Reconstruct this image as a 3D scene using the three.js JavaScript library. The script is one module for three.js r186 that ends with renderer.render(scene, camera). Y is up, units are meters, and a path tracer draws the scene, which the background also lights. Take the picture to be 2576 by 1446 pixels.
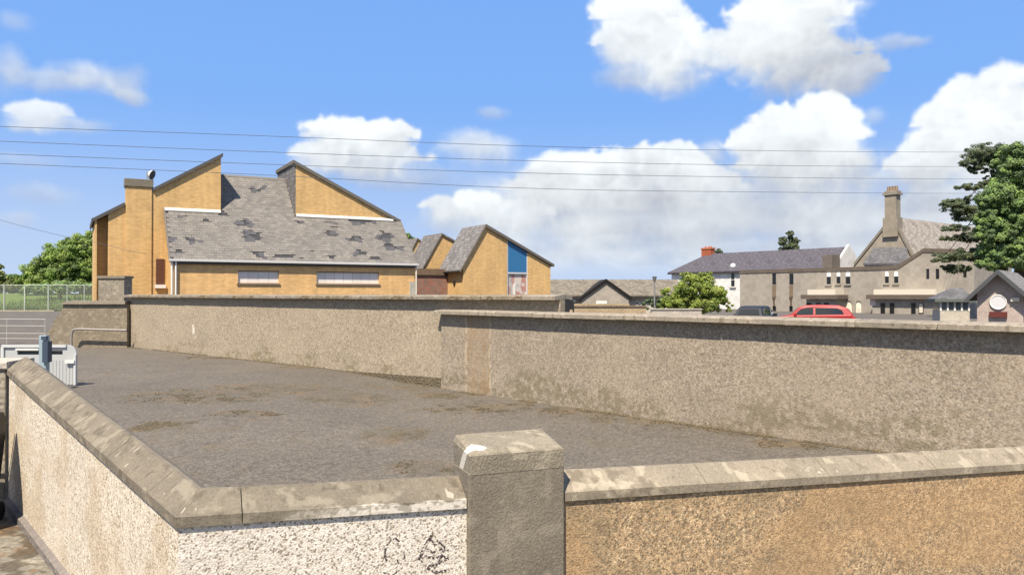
import * as THREE from 'three';
import { mergeGeometries } from 'three/addons/utils/BufferGeometryUtils.js';

// ------------------------------------------------------------------ camera, sky, sun, exposure
const scene = new THREE.Scene();
const F = 2012, CX = 1288, CY = 723, EYE = 2.5;           // photo measured on a 2576 x 1446 grid
const PITCH = Math.atan(17 / F);
const camera = new THREE.PerspectiveCamera(2 * Math.atan(CY / F) * 180 / Math.PI, 1024 / 574, 0.1, 3000);
camera.position.set(0, EYE, 0);
camera.rotation.x = PITCH;
scene.add(camera);

const renderer = new THREE.WebGLRenderer({ antialias: true });
renderer.setSize(1024, 574);
renderer.toneMapping = THREE.LinearToneMapping;
const EXPO = 1.9;
renderer.toneMappingExposure = EXPO;
renderer.shadowMap.enabled = true;

const sunEl = 57 * Math.PI / 180, sunDir = new THREE.Vector3(-0.34 * Math.cos(sunEl), Math.sin(sunEl), 0.94 * Math.cos(sunEl)).normalize();
const sun = new THREE.DirectionalLight(0xfff0dc, 5.0);
sun.position.copy(sunDir).multiplyScalar(150);
sun.castShadow = true;
sun.shadow.mapSize.set(4096, 4096);
Object.assign(sun.shadow.camera, { left: -90, right: 90, top: 90, bottom: -90, near: 1, far: 400 });
scene.add(sun, sun.target);

// ------------------------------------------------------------------ noise
const clamp = (x, a = 0, b = 1) => x < a ? a : x > b ? b : x;
const mix = (a, b, t) => a + (b - a) * t;
const sstep = (a, b, x) => { const t = clamp((x - a) / (b - a)); return t * t * (3 - 2 * t); };
function hash(x, y, s) {
  let h = Math.imul(x | 0, 374761393) ^ Math.imul(y | 0, 668265263) ^ Math.imul((s | 0) + 11, 1274126177);
  h = Math.imul(h ^ (h >>> 13), 1274126177); h ^= h >>> 16;
  h = Math.imul(h, 2246822519); h ^= h >>> 15;
  return (h >>> 0) / 4294967296;
}
function vn(x, y, s = 0, p = 0) {
  let ix = Math.floor(x), iy = Math.floor(y); const fx = x - ix, fy = y - iy;
  const u = fx * fx * (3 - 2 * fx), v = fy * fy * (3 - 2 * fy);
  let jx = ix + 1, jy = iy + 1;
  if (p) { ix = ((ix % p) + p) % p; iy = ((iy % p) + p) % p; jx = ((jx % p) + p) % p; jy = ((jy % p) + p) % p; }
  const a = hash(ix, iy, s), b = hash(jx, iy, s), c = hash(ix, jy, s), d = hash(jx, jy, s);
  return a + (b - a) * u + (c - a + (a - b - c + d) * u) * v;
}
function fbm(x, y, o = 4, s = 0, p = 0) {
  let a = 0.5, t = 0, n = 0;
  for (let i = 0; i < o; i++) { t += a * vn(x, y, s + i * 17, p); n += a; a *= 0.5; x *= 2; y *= 2; p *= 2; }
  return t / n;
}
const WL = { d: 0, id: 0 };
function worley(x, y, s = 0, p = 0) {
  const ix = Math.floor(x), iy = Math.floor(y); let best = 9;
  for (let j = -1; j <= 1; j++) for (let i = -1; i <= 1; i++) {
    let cx = ix + i, cy = iy + j, wx = cx, wy = cy;
    if (p) { wx = ((cx % p) + p) % p; wy = ((cy % p) + p) % p; }
    const dx = cx + hash(wx, wy, s) - x, dy = cy + hash(wx, wy, s + 5) - y, d = dx * dx + dy * dy;
    if (d < best) { best = d; WL.id = hash(wx, wy, s + 9); }
  }
  WL.d = Math.sqrt(best); return WL;
}
let seed = 7;
const rnd = () => { seed = (Math.imul(seed, 1664525) + 1013904223) >>> 0; return seed / 4294967296; };
const rr = (a, b) => a + (b - a) * rnd();
const toLin = c => c <= 0.04045 ? c / 12.92 : Math.pow((c + 0.055) / 1.055, 2.4);

// ------------------------------------------------------------------ pixel rays
function ray(x, y) {
  const tx = (x - CX) / F, ty = -(y - CY) / F, f = Math.cos(PITCH) - ty * Math.sin(PITCH);
  return [tx / f, (ty * Math.cos(PITCH) + Math.sin(PITCH)) / f];
}
const at = (x, y, d) => { const r = ray(x, y); return new THREE.Vector3(r[0] * d, EYE + r[1] * d, -d); };
const onY = (x, y, Y = 0) => { const r = ray(x, y), d = (Y - EYE) / r[1]; return { X: r[0] * d, D: d }; };

// ------------------------------------------------------------------ the sky: blue air with cumulus clouds
{
  const W = 3328, H = 1664, data = new Float32Array(W * H * 4);
  const ang = (x, y) => { const tx = (x - CX) / F, ty = (740 - y) / F; return [Math.atan(tx), Math.atan(ty / Math.hypot(1, tx))]; };
  // puffs: x, y, rx, ry on the photo grid, density, brightness at the top
  const puffs = [
    [1610, 40, 120, 95, 1.15, .97], [1690, 120, 115, 85, 1.15, .95], [1560, 110, 70, 60, 1, .95], [1570, 195, 85, 32, .8, .8], [1690, 190, 110, 45, .8, .83],
    [1800, 120, 70, 55, .9, .93], [1990, 50, 160, 110, 1.2, .97], [1900, 120, 105, 80, 1.1, .94], [2080, -10, 120, 70, 1.1, .98], [2030, 150, 150, 70, 1, .8], [2140, 190, 95, 48, .9, .74], [1970, 215, 85, 45, .75, .74],
    [2245, 105, 62, 26, .6, .8], [2300, 108, 40, 18, .5, .8],
    [225, 185, 105, 44, .85, .86], [120, 195, 120, 30, .65, .8], [320, 205, 60, 50, .75, .8], [330, 240, 45, 26, .6, .78], [25, 165, 55, 60, .6, .82], [40, 45, 55, 26, .4, .85],
    [100, 285, 78, 38, .9, .93], [190, 312, 90, 22, .6, .85], [60, 315, 60, 18, .6, .85],
    [860, 350, 110, 55, 1.1, 1.05], [960, 350, 85, 48, 1.1, 1.0], [800, 395, 80, 42, 1, .97], [930, 400, 150, 40, .9, .86], [1010, 445, 150, 40, .65, .78], [880, 430, 120, 30, .6, .8],
    [1180, 362, 95, 42, .85, .92], [1230, 286, 52, 20, .5, .82], [1240, 380, 70, 36, .7, .9],
    [1440, 440, 115, 62, 1.2, 1.06], [1380, 480, 110, 60, 1.1, 1.0], [1520, 430, 90, 50, 1.1, 1.05], [1620, 410, 70, 46, 1.1, .97], [1690, 400, 75, 42, 1.0, .93], [1740, 430, 60, 50, 1.1, 1.0], [1790, 385, 50, 34, .8, .9],
    [1870, 370, 50, 50, 1.05, 1.0], [1960, 350, 90, 80, 1.2, 1.04], [2050, 305, 80, 68, 1.2, 1.08], [2090, 270, 50, 42, 1.15, 1.08], [2110, 350, 85, 80, 1.15, .98], [2010, 420, 190, 70, 1.1, .9],
    [1600, 480, 260, 60, 1, .93], [2160, 420, 60, 60, .8, .86],
    [2440, 265, 95, 70, 1.2, 1.08], [2530, 215, 80, 62, 1.2, 1.08], [2580, 300, 120, 90, 1.2, 1.08], [2360, 310, 60, 52, 1.1, 1.0], [2400, 370, 120, 70, 1.1, .95], [2490, 390, 160, 90, 1.1, .97], [2320, 420, 90, 60, 1, .9],
    [2205, 285, 34, 22, .5, .9],
    [1110, 525, 60, 30, 1, 1.05], [1190, 515, 70, 36, 1.05, 1.05], [1290, 545, 110, 36, .95, 1.0], [1130, 560, 90, 30, .8, .93], [1480, 560, 160, 40, .8, .92], [1500, 605, 120, 24, .7, .95],
    [1780, 500, 250, 60, .85, .85], [2060, 520, 230, 60, .85, .86], [2330, 500, 140, 60, .8, .88], [1700, 570, 330, 46, .75, .86], [2080, 590, 220, 46, .75, .88], [1420, 510, 190, 50, .8, .9],
    [60, 400, 110, 22, .35, .82], [90, 490, 110, 36, .42, .82], [30, 555, 60, 22, .45, .85], [1860, 630, 300, 30, .5, .9], [1200, 620, 150, 26, .5, .9],
  ].map(([x, y, rx, ry, k, b]) => { if (y > 470 && x > 1000) b *= .90; else if (y > 400 && x > 1000) b *= .95; const c = ang(x, y), e = ang(x + rx, y), g = ang(x, y - ry); return [c[0], c[1], Math.abs(e[0] - c[0]), g[1] - c[1], k, b]; });
  const zen = [0.150, 0.345, 0.86].map(v => v), mid = [0.235, 0.47, 0.955], hor = [0.56, 0.69, 0.91];
  for (let j = 0; j < H; j++) {
    const el = (j + 0.5) / H * Math.PI - Math.PI / 2;
    for (let i = 0; i < W; i++) {
      const o = (j * W + i) * 4; data[o + 3] = 1;
      if (el < -0.06) { data[o] = 0.22 / EXPO; data[o + 1] = 0.21 / EXPO; data[o + 2] = 0.19 / EXPO; continue; }
      // Equirectangular: u = atan2(dir.z, dir.x)/2pi + .5
      const lon = ((i + 0.5) / W - 0.5) * 2 * Math.PI, dx = Math.cos(lon), dz = Math.sin(lon);
      const az = Math.atan2(dx, -dz);
      const e = Math.max(el, 0);
      const t1 = sstep(-.02, 0.25, e), t2 = sstep(0.14, 0.75, e);
      let r = mix(mix(hor[0], mid[0], t1), zen[0], t2), g = mix(mix(hor[1], mid[1], t1), zen[1], t2), b = mix(mix(hor[2], mid[2], t1), zen[2], t2);
      let keep = 1, bw = 0, bs = 0;
      const inFrame = 1 - sstep(0.60, 0.74, Math.abs(az)), inUp = 1 - sstep(0.40, 0.52, e), f = inFrame * inUp;
      // ragged, billowing edges
      const wx = az * 22, wy = e * 26; let n1 = 0, n2 = 0, n3 = 0, bl = 0;
      if (f > .001) {
        n1 = fbm(wx + 40, wy, 4, 3) - 0.5; n2 = fbm(wx * 3.1 + 9, wy * 3.1, 4, 31) - 0.5; n3 = vn(az * 9 + 3, e * 60, 12) - .5;
        let am = .5, q = 1.6; for (let k = 0; k < 4; k++) { bl += am * (1 - 2 * Math.abs(vn(wx * q + n1 * 2, wy * q + n2, 51 + k) - .5)); am *= .55; q *= 2.1; }
        bl = bl / 1.01 - .62;
      }
      let A = 0, B = .9;
      if (f > 0.001) {
        const ax = az + n1 * 0.020, ey = e + n1 * 0.012;
        for (const p of puffs) {
          const qx = (ax - p[0]) / p[2], up = ey > p[1], qy = (ey - p[1]) / (up ? p[3] : p[3] * 1.25), q = Math.sqrt(qx * qx + qy * qy);
          if (q > 1.3) continue;
          const thin = p[4] < .9, soft = thin ? .95 : up ? .20 : .70;                               // crisp tops, soft bases
          const v = (1 - sstep(1.12 - soft, 1.18, q - bl * .42 + n2 * .12)) * Math.min(1, p[4] * (thin ? .80 : .95));
          keep *= 1 - v;
          const w = v * v * Math.min(1, p[4]) + 1e-4; bs += w * (Math.min(p[5], .985) + 0.12 * clamp(qy + .1, -1.1, .5)); bw += w;
        }
        A = 1 - keep; if (bw > 0) B = bs / bw;
        // thin milky layer low over the right half
        const milk = sstep(-.12, .02, az) * sstep(.01, .05, e) * (1 - sstep(.115, .175, e)) * clamp(.80 + n1 * .9 + n3 * .6);
        if (milk > 0) { B = mix(B, .84 + n3 * .14, milk * (1 - A)); A = A + (1 - A) * milk * .85; }
      }
      if (f < 0.999) {                       // the same broken cumulus goes on outside the frame
        const x2 = Math.cos(az) * 1.0 / (e + 0.16), z2 = Math.sin(az) * 1.0 / (e + 0.16);
        const c = fbm(x2 * 1.5 + 3, z2 * 1.5 - 7, 5, 77), a2 = sstep(0.50, 0.62, c + 0.03);
        A = mix(a2, A, f); B = mix(0.99 - 0.28 * sstep(0.56, 0.74, c), B, f);
      }
      B += bl * 0.16 + n1 * 0.14;
      B = clamp(B, 0.66, 1.04);
      const L = Math.pow(B, 1.6), cr = L * 0.935, cg = L * 0.985, cb = mix(L * 1.02, 0.95, 0.10);
      A *= 1 - 0.45 * (1 - sstep(0.0, 0.07, e));
      r = mix(r, cr, A); g = mix(g, cg, A); b = mix(b, cb, A);
      data[o] = r / EXPO; data[o + 1] = g / EXPO; data[o + 2] = b / EXPO;
    }
  }
  const sky = new THREE.DataTexture(data, W, H, THREE.RGBAFormat, THREE.FloatType);
  sky.mapping = THREE.EquirectangularReflectionMapping; sky.magFilter = THREE.LinearFilter; sky.minFilter = THREE.LinearFilter; sky.needsUpdate = true;
  scene.background = sky; scene.environment = sky;
}

// ------------------------------------------------------------------ textures
function makeTex(w, h, fn, repeat, srgb = true) {       // fn(i, j, out) -> out[0..2] in 0..1 (sRGB), out[3] height
  const c = new Uint8Array(w * h * 4), b = new Uint8Array(w * h * 4), o = [0, 0, 0, 0.5];
  for (let j = 0; j < h; j++) for (let i = 0; i < w; i++) {
    o[3] = 0.5; fn(i, j, o); const k = (j * w + i) * 4;
    c[k] = clamp(o[0]) * 255; c[k + 1] = clamp(o[1]) * 255; c[k + 2] = clamp(o[2]) * 255; c[k + 3] = 255;
    b[k] = b[k + 1] = b[k + 2] = clamp(o[3]) * 255; b[k + 3] = 255;
  }
  const mk = (d, s) => { const t = new THREE.DataTexture(d, w, h, THREE.RGBAFormat); t.magFilter = THREE.LinearFilter; t.minFilter = THREE.LinearFilter; t.wrapS = t.wrapT = THREE.RepeatWrapping; if (s) t.colorSpace = THREE.SRGBColorSpace; if (repeat) t.repeat.set(repeat, repeat); t.needsUpdate = true; return t; };
  return { map: mk(c, true), bump: mk(b, false) };
}
const ALB = .80;
const mat = (color, o = {}) => new THREE.MeshStandardMaterial({ color: new THREE.Color(color).multiplyScalar(ALB), roughness: 0.9, metalness: 0, ...o });
const texMat = (t, bump, o = {}) => mat(0xffffff, { map: t.map, bumpMap: t.bump, bumpScale: bump, ...o });
const hexrgb = h => [(h >> 16 & 255) / 255, (h >> 8 & 255) / 255, (h & 255) / 255];

// pebbledash: little stones of a palette with gaps; stain(xm, ym, o) may change it
function pebble(w, h, mw, mh, cell, pal, chip, chipCol, s, grain, stain) {
  const P = pal.map(hexrgb), C = hexrgb(chipCol);
  return makeTex(w, h, (i, j, o) => {
    const x = (i + .5) / w * mw, y = (j + .5) / h * mh;
    const W = worley(x / cell, y / cell, s), id = W.id, d = W.d;
    const p = P[Math.floor(id * 997) % P.length];
    const big = (fbm(x * 1.3, y * 1.3, 4, s + 3) - .5) * .5, gr = vn(x / cell / 1.7, y / cell / 1.7, s + 4) - .5;
    const gap = 1 - 0.12 * sstep(.38, .75, d);
    const k = gap * (1 + big * .20 + gr * grain);
    o[0] = p[0] * k; o[1] = p[1] * k; o[2] = p[2] * k; o[3] = 1 - d * .9;
    const cc = chip * (0.35 + 1.3 * clamp(.5 + big * 2.4));
    if (hash(Math.floor(id * 1e6), 3, s) < cc && d < .55) { const q = .85; o[0] = mix(o[0], C[0], q); o[1] = mix(o[1], C[1], q); o[2] = mix(o[2], C[2], q); o[3] = .25; }
    if (stain) stain(x, y, o);
  });
}
function blendTo(o, c, q) { o[0] = mix(o[0], c[0], q); o[1] = mix(o[1], c[1], q); o[2] = mix(o[2], c[2], q); }
// weathered concrete with lichen blotches
function concrete(w, h, mw, mh, base, dark, pale, s, blot, p = 0, extra) {
  const A = hexrgb(base), B = hexrgb(dark), C = hexrgb(pale);
  return makeTex(w, h, (i, j, o) => {
    const x = (i + .5) / w * mw, y = (j + .5) / h * mh;
    const n = fbm(x * 3, y * 3, 5, s, p ? p * 3 : 0), m = fbm(x * 14, y * 14, 4, s + 8, p ? p * 14 : 0), g = vn(x * 110, y * 110, s + 6, p ? p * 110 : 0);
    const k = .86 + .28 * g * .6 + (n - .5) * .25;
    o[0] = A[0] * k; o[1] = A[1] * k; o[2] = A[2] * k;
    blendTo(o, B, blot * sstep(.54, .70, m * .6 + n * .4)); blendTo(o, C, .55 * sstep(.60, .72, fbm(x * 9 + 5, y * 9, 4, s + 21, p ? p * 9 : 0)));
    blendTo(o, C, .6 * (vn(x * 45, y * 45, s + 55, p ? p * 45 : 0) > .96 ? 1 : 0));
    o[3] = .5 + (m - .5) * .5 + (g - .5) * .35;
    if (extra) extra(x, y, o);
  }, p ? 1 / mw : 0);
}
console.log('textures');
const T = {};
T.tarmac = makeTex(1024, 1024, (i, j, o) => {
  const x = i / 1024 * 4, y = j / 1024 * 4, g = vn(x * 60, y * 60, 2, 240), n = fbm(x * 2, y * 2, 4, 5, 8), sp = worley(x * 42, y * 42, 8, 168).id;
  const k = .365 + (g - .5) * .07 + (n - .5) * .07 + (sp > .93 ? .09 : sp < .1 ? -.08 : 0);
  o[0] = k * 1.0; o[1] = k * .95; o[2] = k * .88; o[3] = .5 + (g - .5) * .6 + (sp - .5) * .4;
}, 1 / 4);
T.brick = makeTex(1024, 1024, (i, j, o) => {                // fine yellow brickwork with rain streaks, 7.2 m tile
  const x = i / 1024 * 7.2, y = j / 1024 * 7.2, row = Math.floor(y / .075), ox = (row & 1) * .1125, col = Math.floor((x + ox) / .225);
  const fx = ((x + ox) / .225) % 1, fy = (y / .075) % 1, m = (fx < .05 || fy < .14) ? 1 : 0;
  const c = hash(((col % 32) + 32) % 32, row, 4), n = fbm(x / 7.2 * 12, y / 7.2 * 6, 4, 9, 12), st = vn(x / 7.2 * 40, y / 7.2 * 2, 15, 40) * .6 + vn(x / 7.2 * 120, y / 7.2 * 3, 16, 120) * .4;
  const k = .95 + (c - .5) * .10 + (n - .5) * .13 + (st - .5) * .10;
  o[0] = .858 * k; o[1] = .708 * k; o[2] = .475 * k;
  if (m) { o[0] = mix(o[0], .80, .3); o[1] = mix(o[1], .70, .3); o[2] = mix(o[2], .53, .3); }
  o[3] = m ? .3 : .6;
}, 1 / 7.2);
T.redbrick = makeTex(512, 512, (i, j, o) => {
  const x = i / 512 * 1.8, y = j / 512 * 1.8, row = Math.floor(y / .09), ox = (row & 1) * .1125, col = Math.floor((x + ox) / .225);
  const fx = ((x + ox) / .225) % 1, fy = (y / .09) % 1, m = (fx < .07 || fy < .16) ? 1 : 0, c = hash(((col % 8) + 8) % 8, row, 14), n = fbm(x * 3, y * 3, 3, 19);
  const q = c > .6 ? [.60, .40, .34] : c > .3 ? [.56, .44, .38] : [.52, .43, .39], k = .95 + (n - .5) * .3;
  o[0] = q[0] * k; o[1] = q[1] * k; o[2] = q[2] * k; if (m) blendTo(o, [.60, .54, .48], .6); o[3] = m ? .3 : .6;
}, 1 / 1.8);
T.slate = makeTex(512, 512, (i, j, o) => {                  // rows of small slates for far roofs, 3 m tile
  const x = i / 512 * 3, y = j / 512 * 3, row = Math.floor(y / .25), ox = (row & 1) * .15, col = Math.floor((x + ox) / .3);
  const fx = ((x + ox) / .3) % 1, fy = (y / .25) % 1, c = hash(((col % 10) + 10) % 10, row, 24), n = fbm(x * 4, y * 4, 3, 29, 12);
  const k = .86 + (c - .5) * .22 + (n - .5) * .2; o[0] = o[1] = o[2] = k; o[3] = fx < .05 ? 0 : .3 + .7 * (1 - fy);
}, 1 / 3);
T.render = makeTex(512, 512, (i, j, o) => {
  const x = i / 512 * 3, y = j / 512 * 3, g = vn(x * 30, y * 30, 3, 90), n = fbm(x * 2, y * 2, 4, 6, 6), k = .90 + (g - .5) * .14 + (n - .5) * .18; o[0] = o[1] = o[2] = k; o[3] = g;
}, 1 / 3);

const M = {};
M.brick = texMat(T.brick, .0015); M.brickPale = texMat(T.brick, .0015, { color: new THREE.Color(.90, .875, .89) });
M.redbrick = texMat(T.redbrick, .006);
const slateM = (c, b = .02) => mat(c, { map: T.slate.map, bumpMap: T.slate.bump, bumpScale: b, roughness: .75 });
const rendM = (c, b = .01) => mat(c, { map: T.render.map, bumpMap: T.render.bump, bumpScale: b });
M.slateGrey = slateM(0x8d8a87); M.slatePurple = slateM(0x5f5b64); M.slatePink = slateM(0xb0a89d); M.slateBrown = slateM(0x888070); M.slateDark = slateM(0x6c6c6e);
M.fascia = mat(0x4a4845, { roughness: .6 }); M.black = mat(0x17171a, { roughness: .45 }); M.white = mat(0xe2e2dc, { roughness: .5 }); M.gutter = mat(0xe2e3e0, { roughness: .45 });
M.brownRender = rendM(0x8b7964); M.greyRender = rendM(0xb0a99d); M.paleRender = rendM(0xcfc8ba); M.tanRender = rendM(0xb8a585); M.whiteRender = rendM(0xf6f6f2); M.pinkRender = rendM(0xc3b5ab); M.sand = rendM(0xcdb98b);
M.dark = mat(0x2b2724, { roughness: .6 }); M.glass = mat(0x1c1f22, { roughness: .08, metalness: 0 }); M.cream = mat(0xd9d2c0, { roughness: .7 });
M.galv = mat(0xc2c6c6, { roughness: .5, metalness: .25 }); M.post = mat(0xaebfc4, { roughness: .6 });
M.bark = rendM(0x5b4c3e, .02);

// ------------------------------------------------------------------ geometry helpers
function metreUV(g) {
  if (g.index) g = g.toNonIndexed();
  const p = g.attributes.position, uv = new Float32Array(p.count * 2), a = new THREE.Vector3(), b = new THREE.Vector3(), c = new THREE.Vector3(), n = new THREE.Vector3(), t = new THREE.Vector3(), w = new THREE.Vector3();
  for (let i = 0; i < p.count; i += 3) {
    a.fromBufferAttribute(p, i); b.fromBufferAttribute(p, i + 1); c.fromBufferAttribute(p, i + 2);
    n.copy(b).sub(a).cross(w.copy(c).sub(a)).normalize();
    if (Math.abs(n.y) > .97 || n.lengthSq() < .5) t.set(1, 0, 0); else t.set(n.z, 0, -n.x).normalize();
    w.copy(n).cross(t);
    [a, b, c].forEach((v, k) => { uv[(i + k) * 2] = v.dot(t); uv[(i + k) * 2 + 1] = v.dot(w); });
  }
  g.setAttribute('uv', new THREE.BufferAttribute(uv, 2));
  return g;
}
const flat = g => { g = g.index ? g.toNonIndexed() : g; g.computeVertexNormals(); return metreUV(g); };
const box = (x0, x1, y0, y1, z0, z1) => metreUV(new THREE.BoxGeometry(Math.abs(x1 - x0), Math.abs(y1 - y0), Math.abs(z1 - z0)).translate((x0 + x1) / 2, (y0 + y1) / 2, (z0 + z1) / 2));
function hex(p) {                                            // 8 corners: 0-3 bottom loop, 4-7 top loop
  const f = [[0, 3, 2, 1], [4, 5, 6, 7], [0, 1, 5, 4], [1, 2, 6, 5], [2, 3, 7, 6], [3, 0, 4, 7]], v = [];
  for (const q of f) for (const k of [0, 1, 2, 0, 2, 3]) v.push(...(p[q[k]].isVector3 ? p[q[k]].toArray() : p[q[k]]));
  // orient outward
  const g = new THREE.BufferGeometry(); g.setAttribute('position', new THREE.Float32BufferAttribute(v, 3));
  const c = [0, 0, 0]; for (let i = 0; i < v.length; i++) c[i % 3] += v[i] / (v.length / 3);
  const P = g.attributes.position.array;
  for (let i = 0; i < P.length; i += 9) {
    const ax = P[i + 3] - P[i], ay = P[i + 4] - P[i + 1], az = P[i + 5] - P[i + 2], bx = P[i + 6] - P[i], by = P[i + 7] - P[i + 1], bz = P[i + 8] - P[i + 2];
    const nx = ay * bz - az * by, ny = az * bx - ax * bz, nz = ax * by - ay * bx;
    if (nx * (P[i] - c[0]) + ny * (P[i + 1] - c[1]) + nz * (P[i + 2] - c[2]) < 0) for (let k = 0; k < 3; k++) { const t = P[i + 3 + k]; P[i + 3 + k] = P[i + 6 + k]; P[i + 6 + k] = t; }
  }
  return flat(g);
}
// a roof slab: four corners of its upper face, thickness straight down
const slab = (a, b, c, d, t) => { const dn = q => [q[0], q[1] - t, q[2]]; return hex([dn(a), dn(b), dn(c), dn(d), a, b, c, d]); };
function poly(pts, z0, z1, holes = [], bevel = 0) {
  const s = new THREE.Shape(pts.map(p => new THREE.Vector2(p[0], p[1])));
  for (const h of holes) s.holes.push(new THREE.Path(h.map(p => new THREE.Vector2(p[0], p[1]))));
  return metreUV(new THREE.ExtrudeGeometry(s, { depth: z1 - z0 - 2 * bevel, bevelEnabled: bevel > 0, bevelSize: bevel, bevelThickness: bevel, bevelSegments: 2, curveSegments: 8 }).translate(0, 0, z0 + bevel));
}
const rect = (a, b, c, d) => [[a, c], [b, c], [b, d], [a, d]];
const tube = (pts, r, seg = 0, rad = 6) => new THREE.TubeGeometry(pts.length === 2 ? new THREE.LineCurve3(pts[0], pts[1]) : new THREE.CatmullRomCurve3(pts), seg || Math.max(1, (pts.length - 1) * 4), r, rad, false);
const V = (x, y, z) => new THREE.Vector3(x, y, z);
const merge = l => mergeGeometries(l.map(g => { g = g.index ? g.toNonIndexed() : g; for (const k of Object.keys(g.attributes)) if (!['position', 'normal', 'uv', 'color'].includes(k)) g.deleteAttribute(k); return g; }));
const used = {};
const numbered = n => { used[n] = (used[n] ?? -1) + 1; return used[n] ? `${n}_${String(used[n]).padStart(3, '0')}` : n; };
function mesh(name, g, m, parent) {
  const o = new THREE.Mesh(g, m); o.castShadow = o.receiveShadow = true; o.name = name; parent.add(o); return o;
}
function thing(name, label, category, group) {
  const o = new THREE.Group(); o.name = numbered(name); o.userData = { label, category }; if (group) o.userData.group = group; scene.add(o); return o;
}
function solo(name, g, m, label, category, group) { const o = mesh(numbered(name), g, m, scene); o.userData = { label, category }; if (group) o.userData.group = group; return o; }
function struct(name, g, m, label, category) { const o = mesh(numbered(name), g, m, scene); o.userData = { kind: 'structure', label, category }; return o; }
// a thing with its own frame on the ground: local x along its front, y up, -z to its back
function framed(name, label, category, x, d, deg, group) {
  const o = thing(name, label, category, group), r = ray(x, 740), th = deg * Math.PI / 180; o.position.set(r[0] * d, 0, -d); o.rotation.y = th;
  const c = Math.cos(th), s = Math.sin(th), X0 = r[0] * d;
  o.uv = (px, py, w = 0) => { const q = ray(px, py), ox = X0 - w * s, oz = d + w * c, u = (q[0] * oz - ox) / (c - q[0] * s); return [u, EYE + q[1] * (oz + u * s)]; };
  return o;
}
const tone = (hexc, k) => new THREE.Color(hexc).multiplyScalar(k);

console.log('ground');
// ------------------------------------------------------------------ lines of the walls (X to the right, D away from the camera)
const K = [-1.93, 4.63], LD = [-.658, .753], FD = [.927, .375], GATE_S = 5.33, RIGHT_S = 9.6;
const onL = s => [K[0] + LD[0] * s, K[1] + LD[1] * s], onF = s => [K[0] + FD[0] * s, K[1] + FD[1] * s];
const A0 = [-18.25, 38.0], A1d = [12.56, -11.6], onA = t => [-5.77 + A1d[0] * t, 26.5 + A1d[1] * t];      // t = 0 at photo x 850
const onB = t => [-.56 + 6.83 * t, 21.3 - 7.47 * t];
const streetH = (X, D) => { const a = (X - K[0]) * LD[0] + (D - K[1]) * LD[1], b = (X - K[0]) * FD[0] + (D - K[1]) * FD[1]; return .0415 * Math.max(0, a) - .036 * Math.max(0, b); };
const yardH = X => -.20 * sstep(-6.5, -2, X);
const riseH = (X, D) => 1.1 * sstep(40, 70, D) * (1 - sstep(-26, -12, X));

// ground sheets
function sheet(x0, x1, nx, d0, d1, nd, fn) {
  const g = new THREE.PlaneGeometry(1, 1, nx, nd), p = g.attributes.position, uv = g.attributes.uv;
  for (let i = 0; i < p.count; i++) { const X = x0 + (p.getX(i) + .5) * (x1 - x0), D = d0 + (p.getY(i) + .5) * (d1 - d0); p.setXYZ(i, X, fn(X, D), -D); uv.setXY(i, X, D); }
  g.computeVertexNormals(); return g;
}
M.tarmac = texMat(T.tarmac, .006);
struct('ground', sheet(-700, 700, 70, -300, 1400, 85, (X, D) => D < 60 ? -.6 : -.45 + 1.4 * sstep(70, 140, D) * (1 - sstep(-60, -20, X))), rendM(0x5d6b3c), 'rough green ground running to the horizon', 'ground');
struct('road', sheet(-60, -11, 60, 30, 71, 50, (X, D) => riseH(X, D) - .012), M.tarmac, 'grey tarmac road rising to the mesh fence', 'road');
struct('street', sheet(-30, 30, 4, -20, 16, 4, (X, D) => streetH(X, D) - .5), M.tarmac, 'street tarmac below the pavement edge', 'street');

// the yard: one unique map with moss and dirt where the photo shows them
const mossSpots = [[470, 1005, 110, 14], [690, 990, 130, 12], [860, 1000, 90, 12], [405, 1085, 50, 9], [560, 1012, 80, 10], [1010, 1080, 60, 14], [620, 1050, 60, 5], [1190, 1020, 90, 6], [1480, 1020, 120, 7], [1600, 1036, 130, 9], [1760, 1052, 110, 9], [1900, 1075, 100, 8], [1000, 970, 60, 5], [1100, 985, 60, 5], [1090, 1160, 70, 12], [2000, 1100, 90, 10], [1240, 1010, 90, 5], [800, 930, 70, 4], [560, 905, 80, 3]]
  .map(([x, y, rx, ry]) => { const a = onY(x, y, -.1), b = onY(x + rx, y, -.1), c = onY(x, y + ry, -.1), d = onY(x, y - ry, -.1); return [a.X, a.D, Math.abs(b.X - a.X), Math.abs(d.D - c.D) / 2]; });
function mossAt(X, D) {
  let m = 0;
  for (const s of mossSpots) { const dx = (X - s[0]) / s[2], dd = (D - s[1]) / s[3]; const q = dx * dx + dd * dd; if (q < 4) m = Math.max(m, 1 - q / 4); }
  return m;
}
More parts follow.
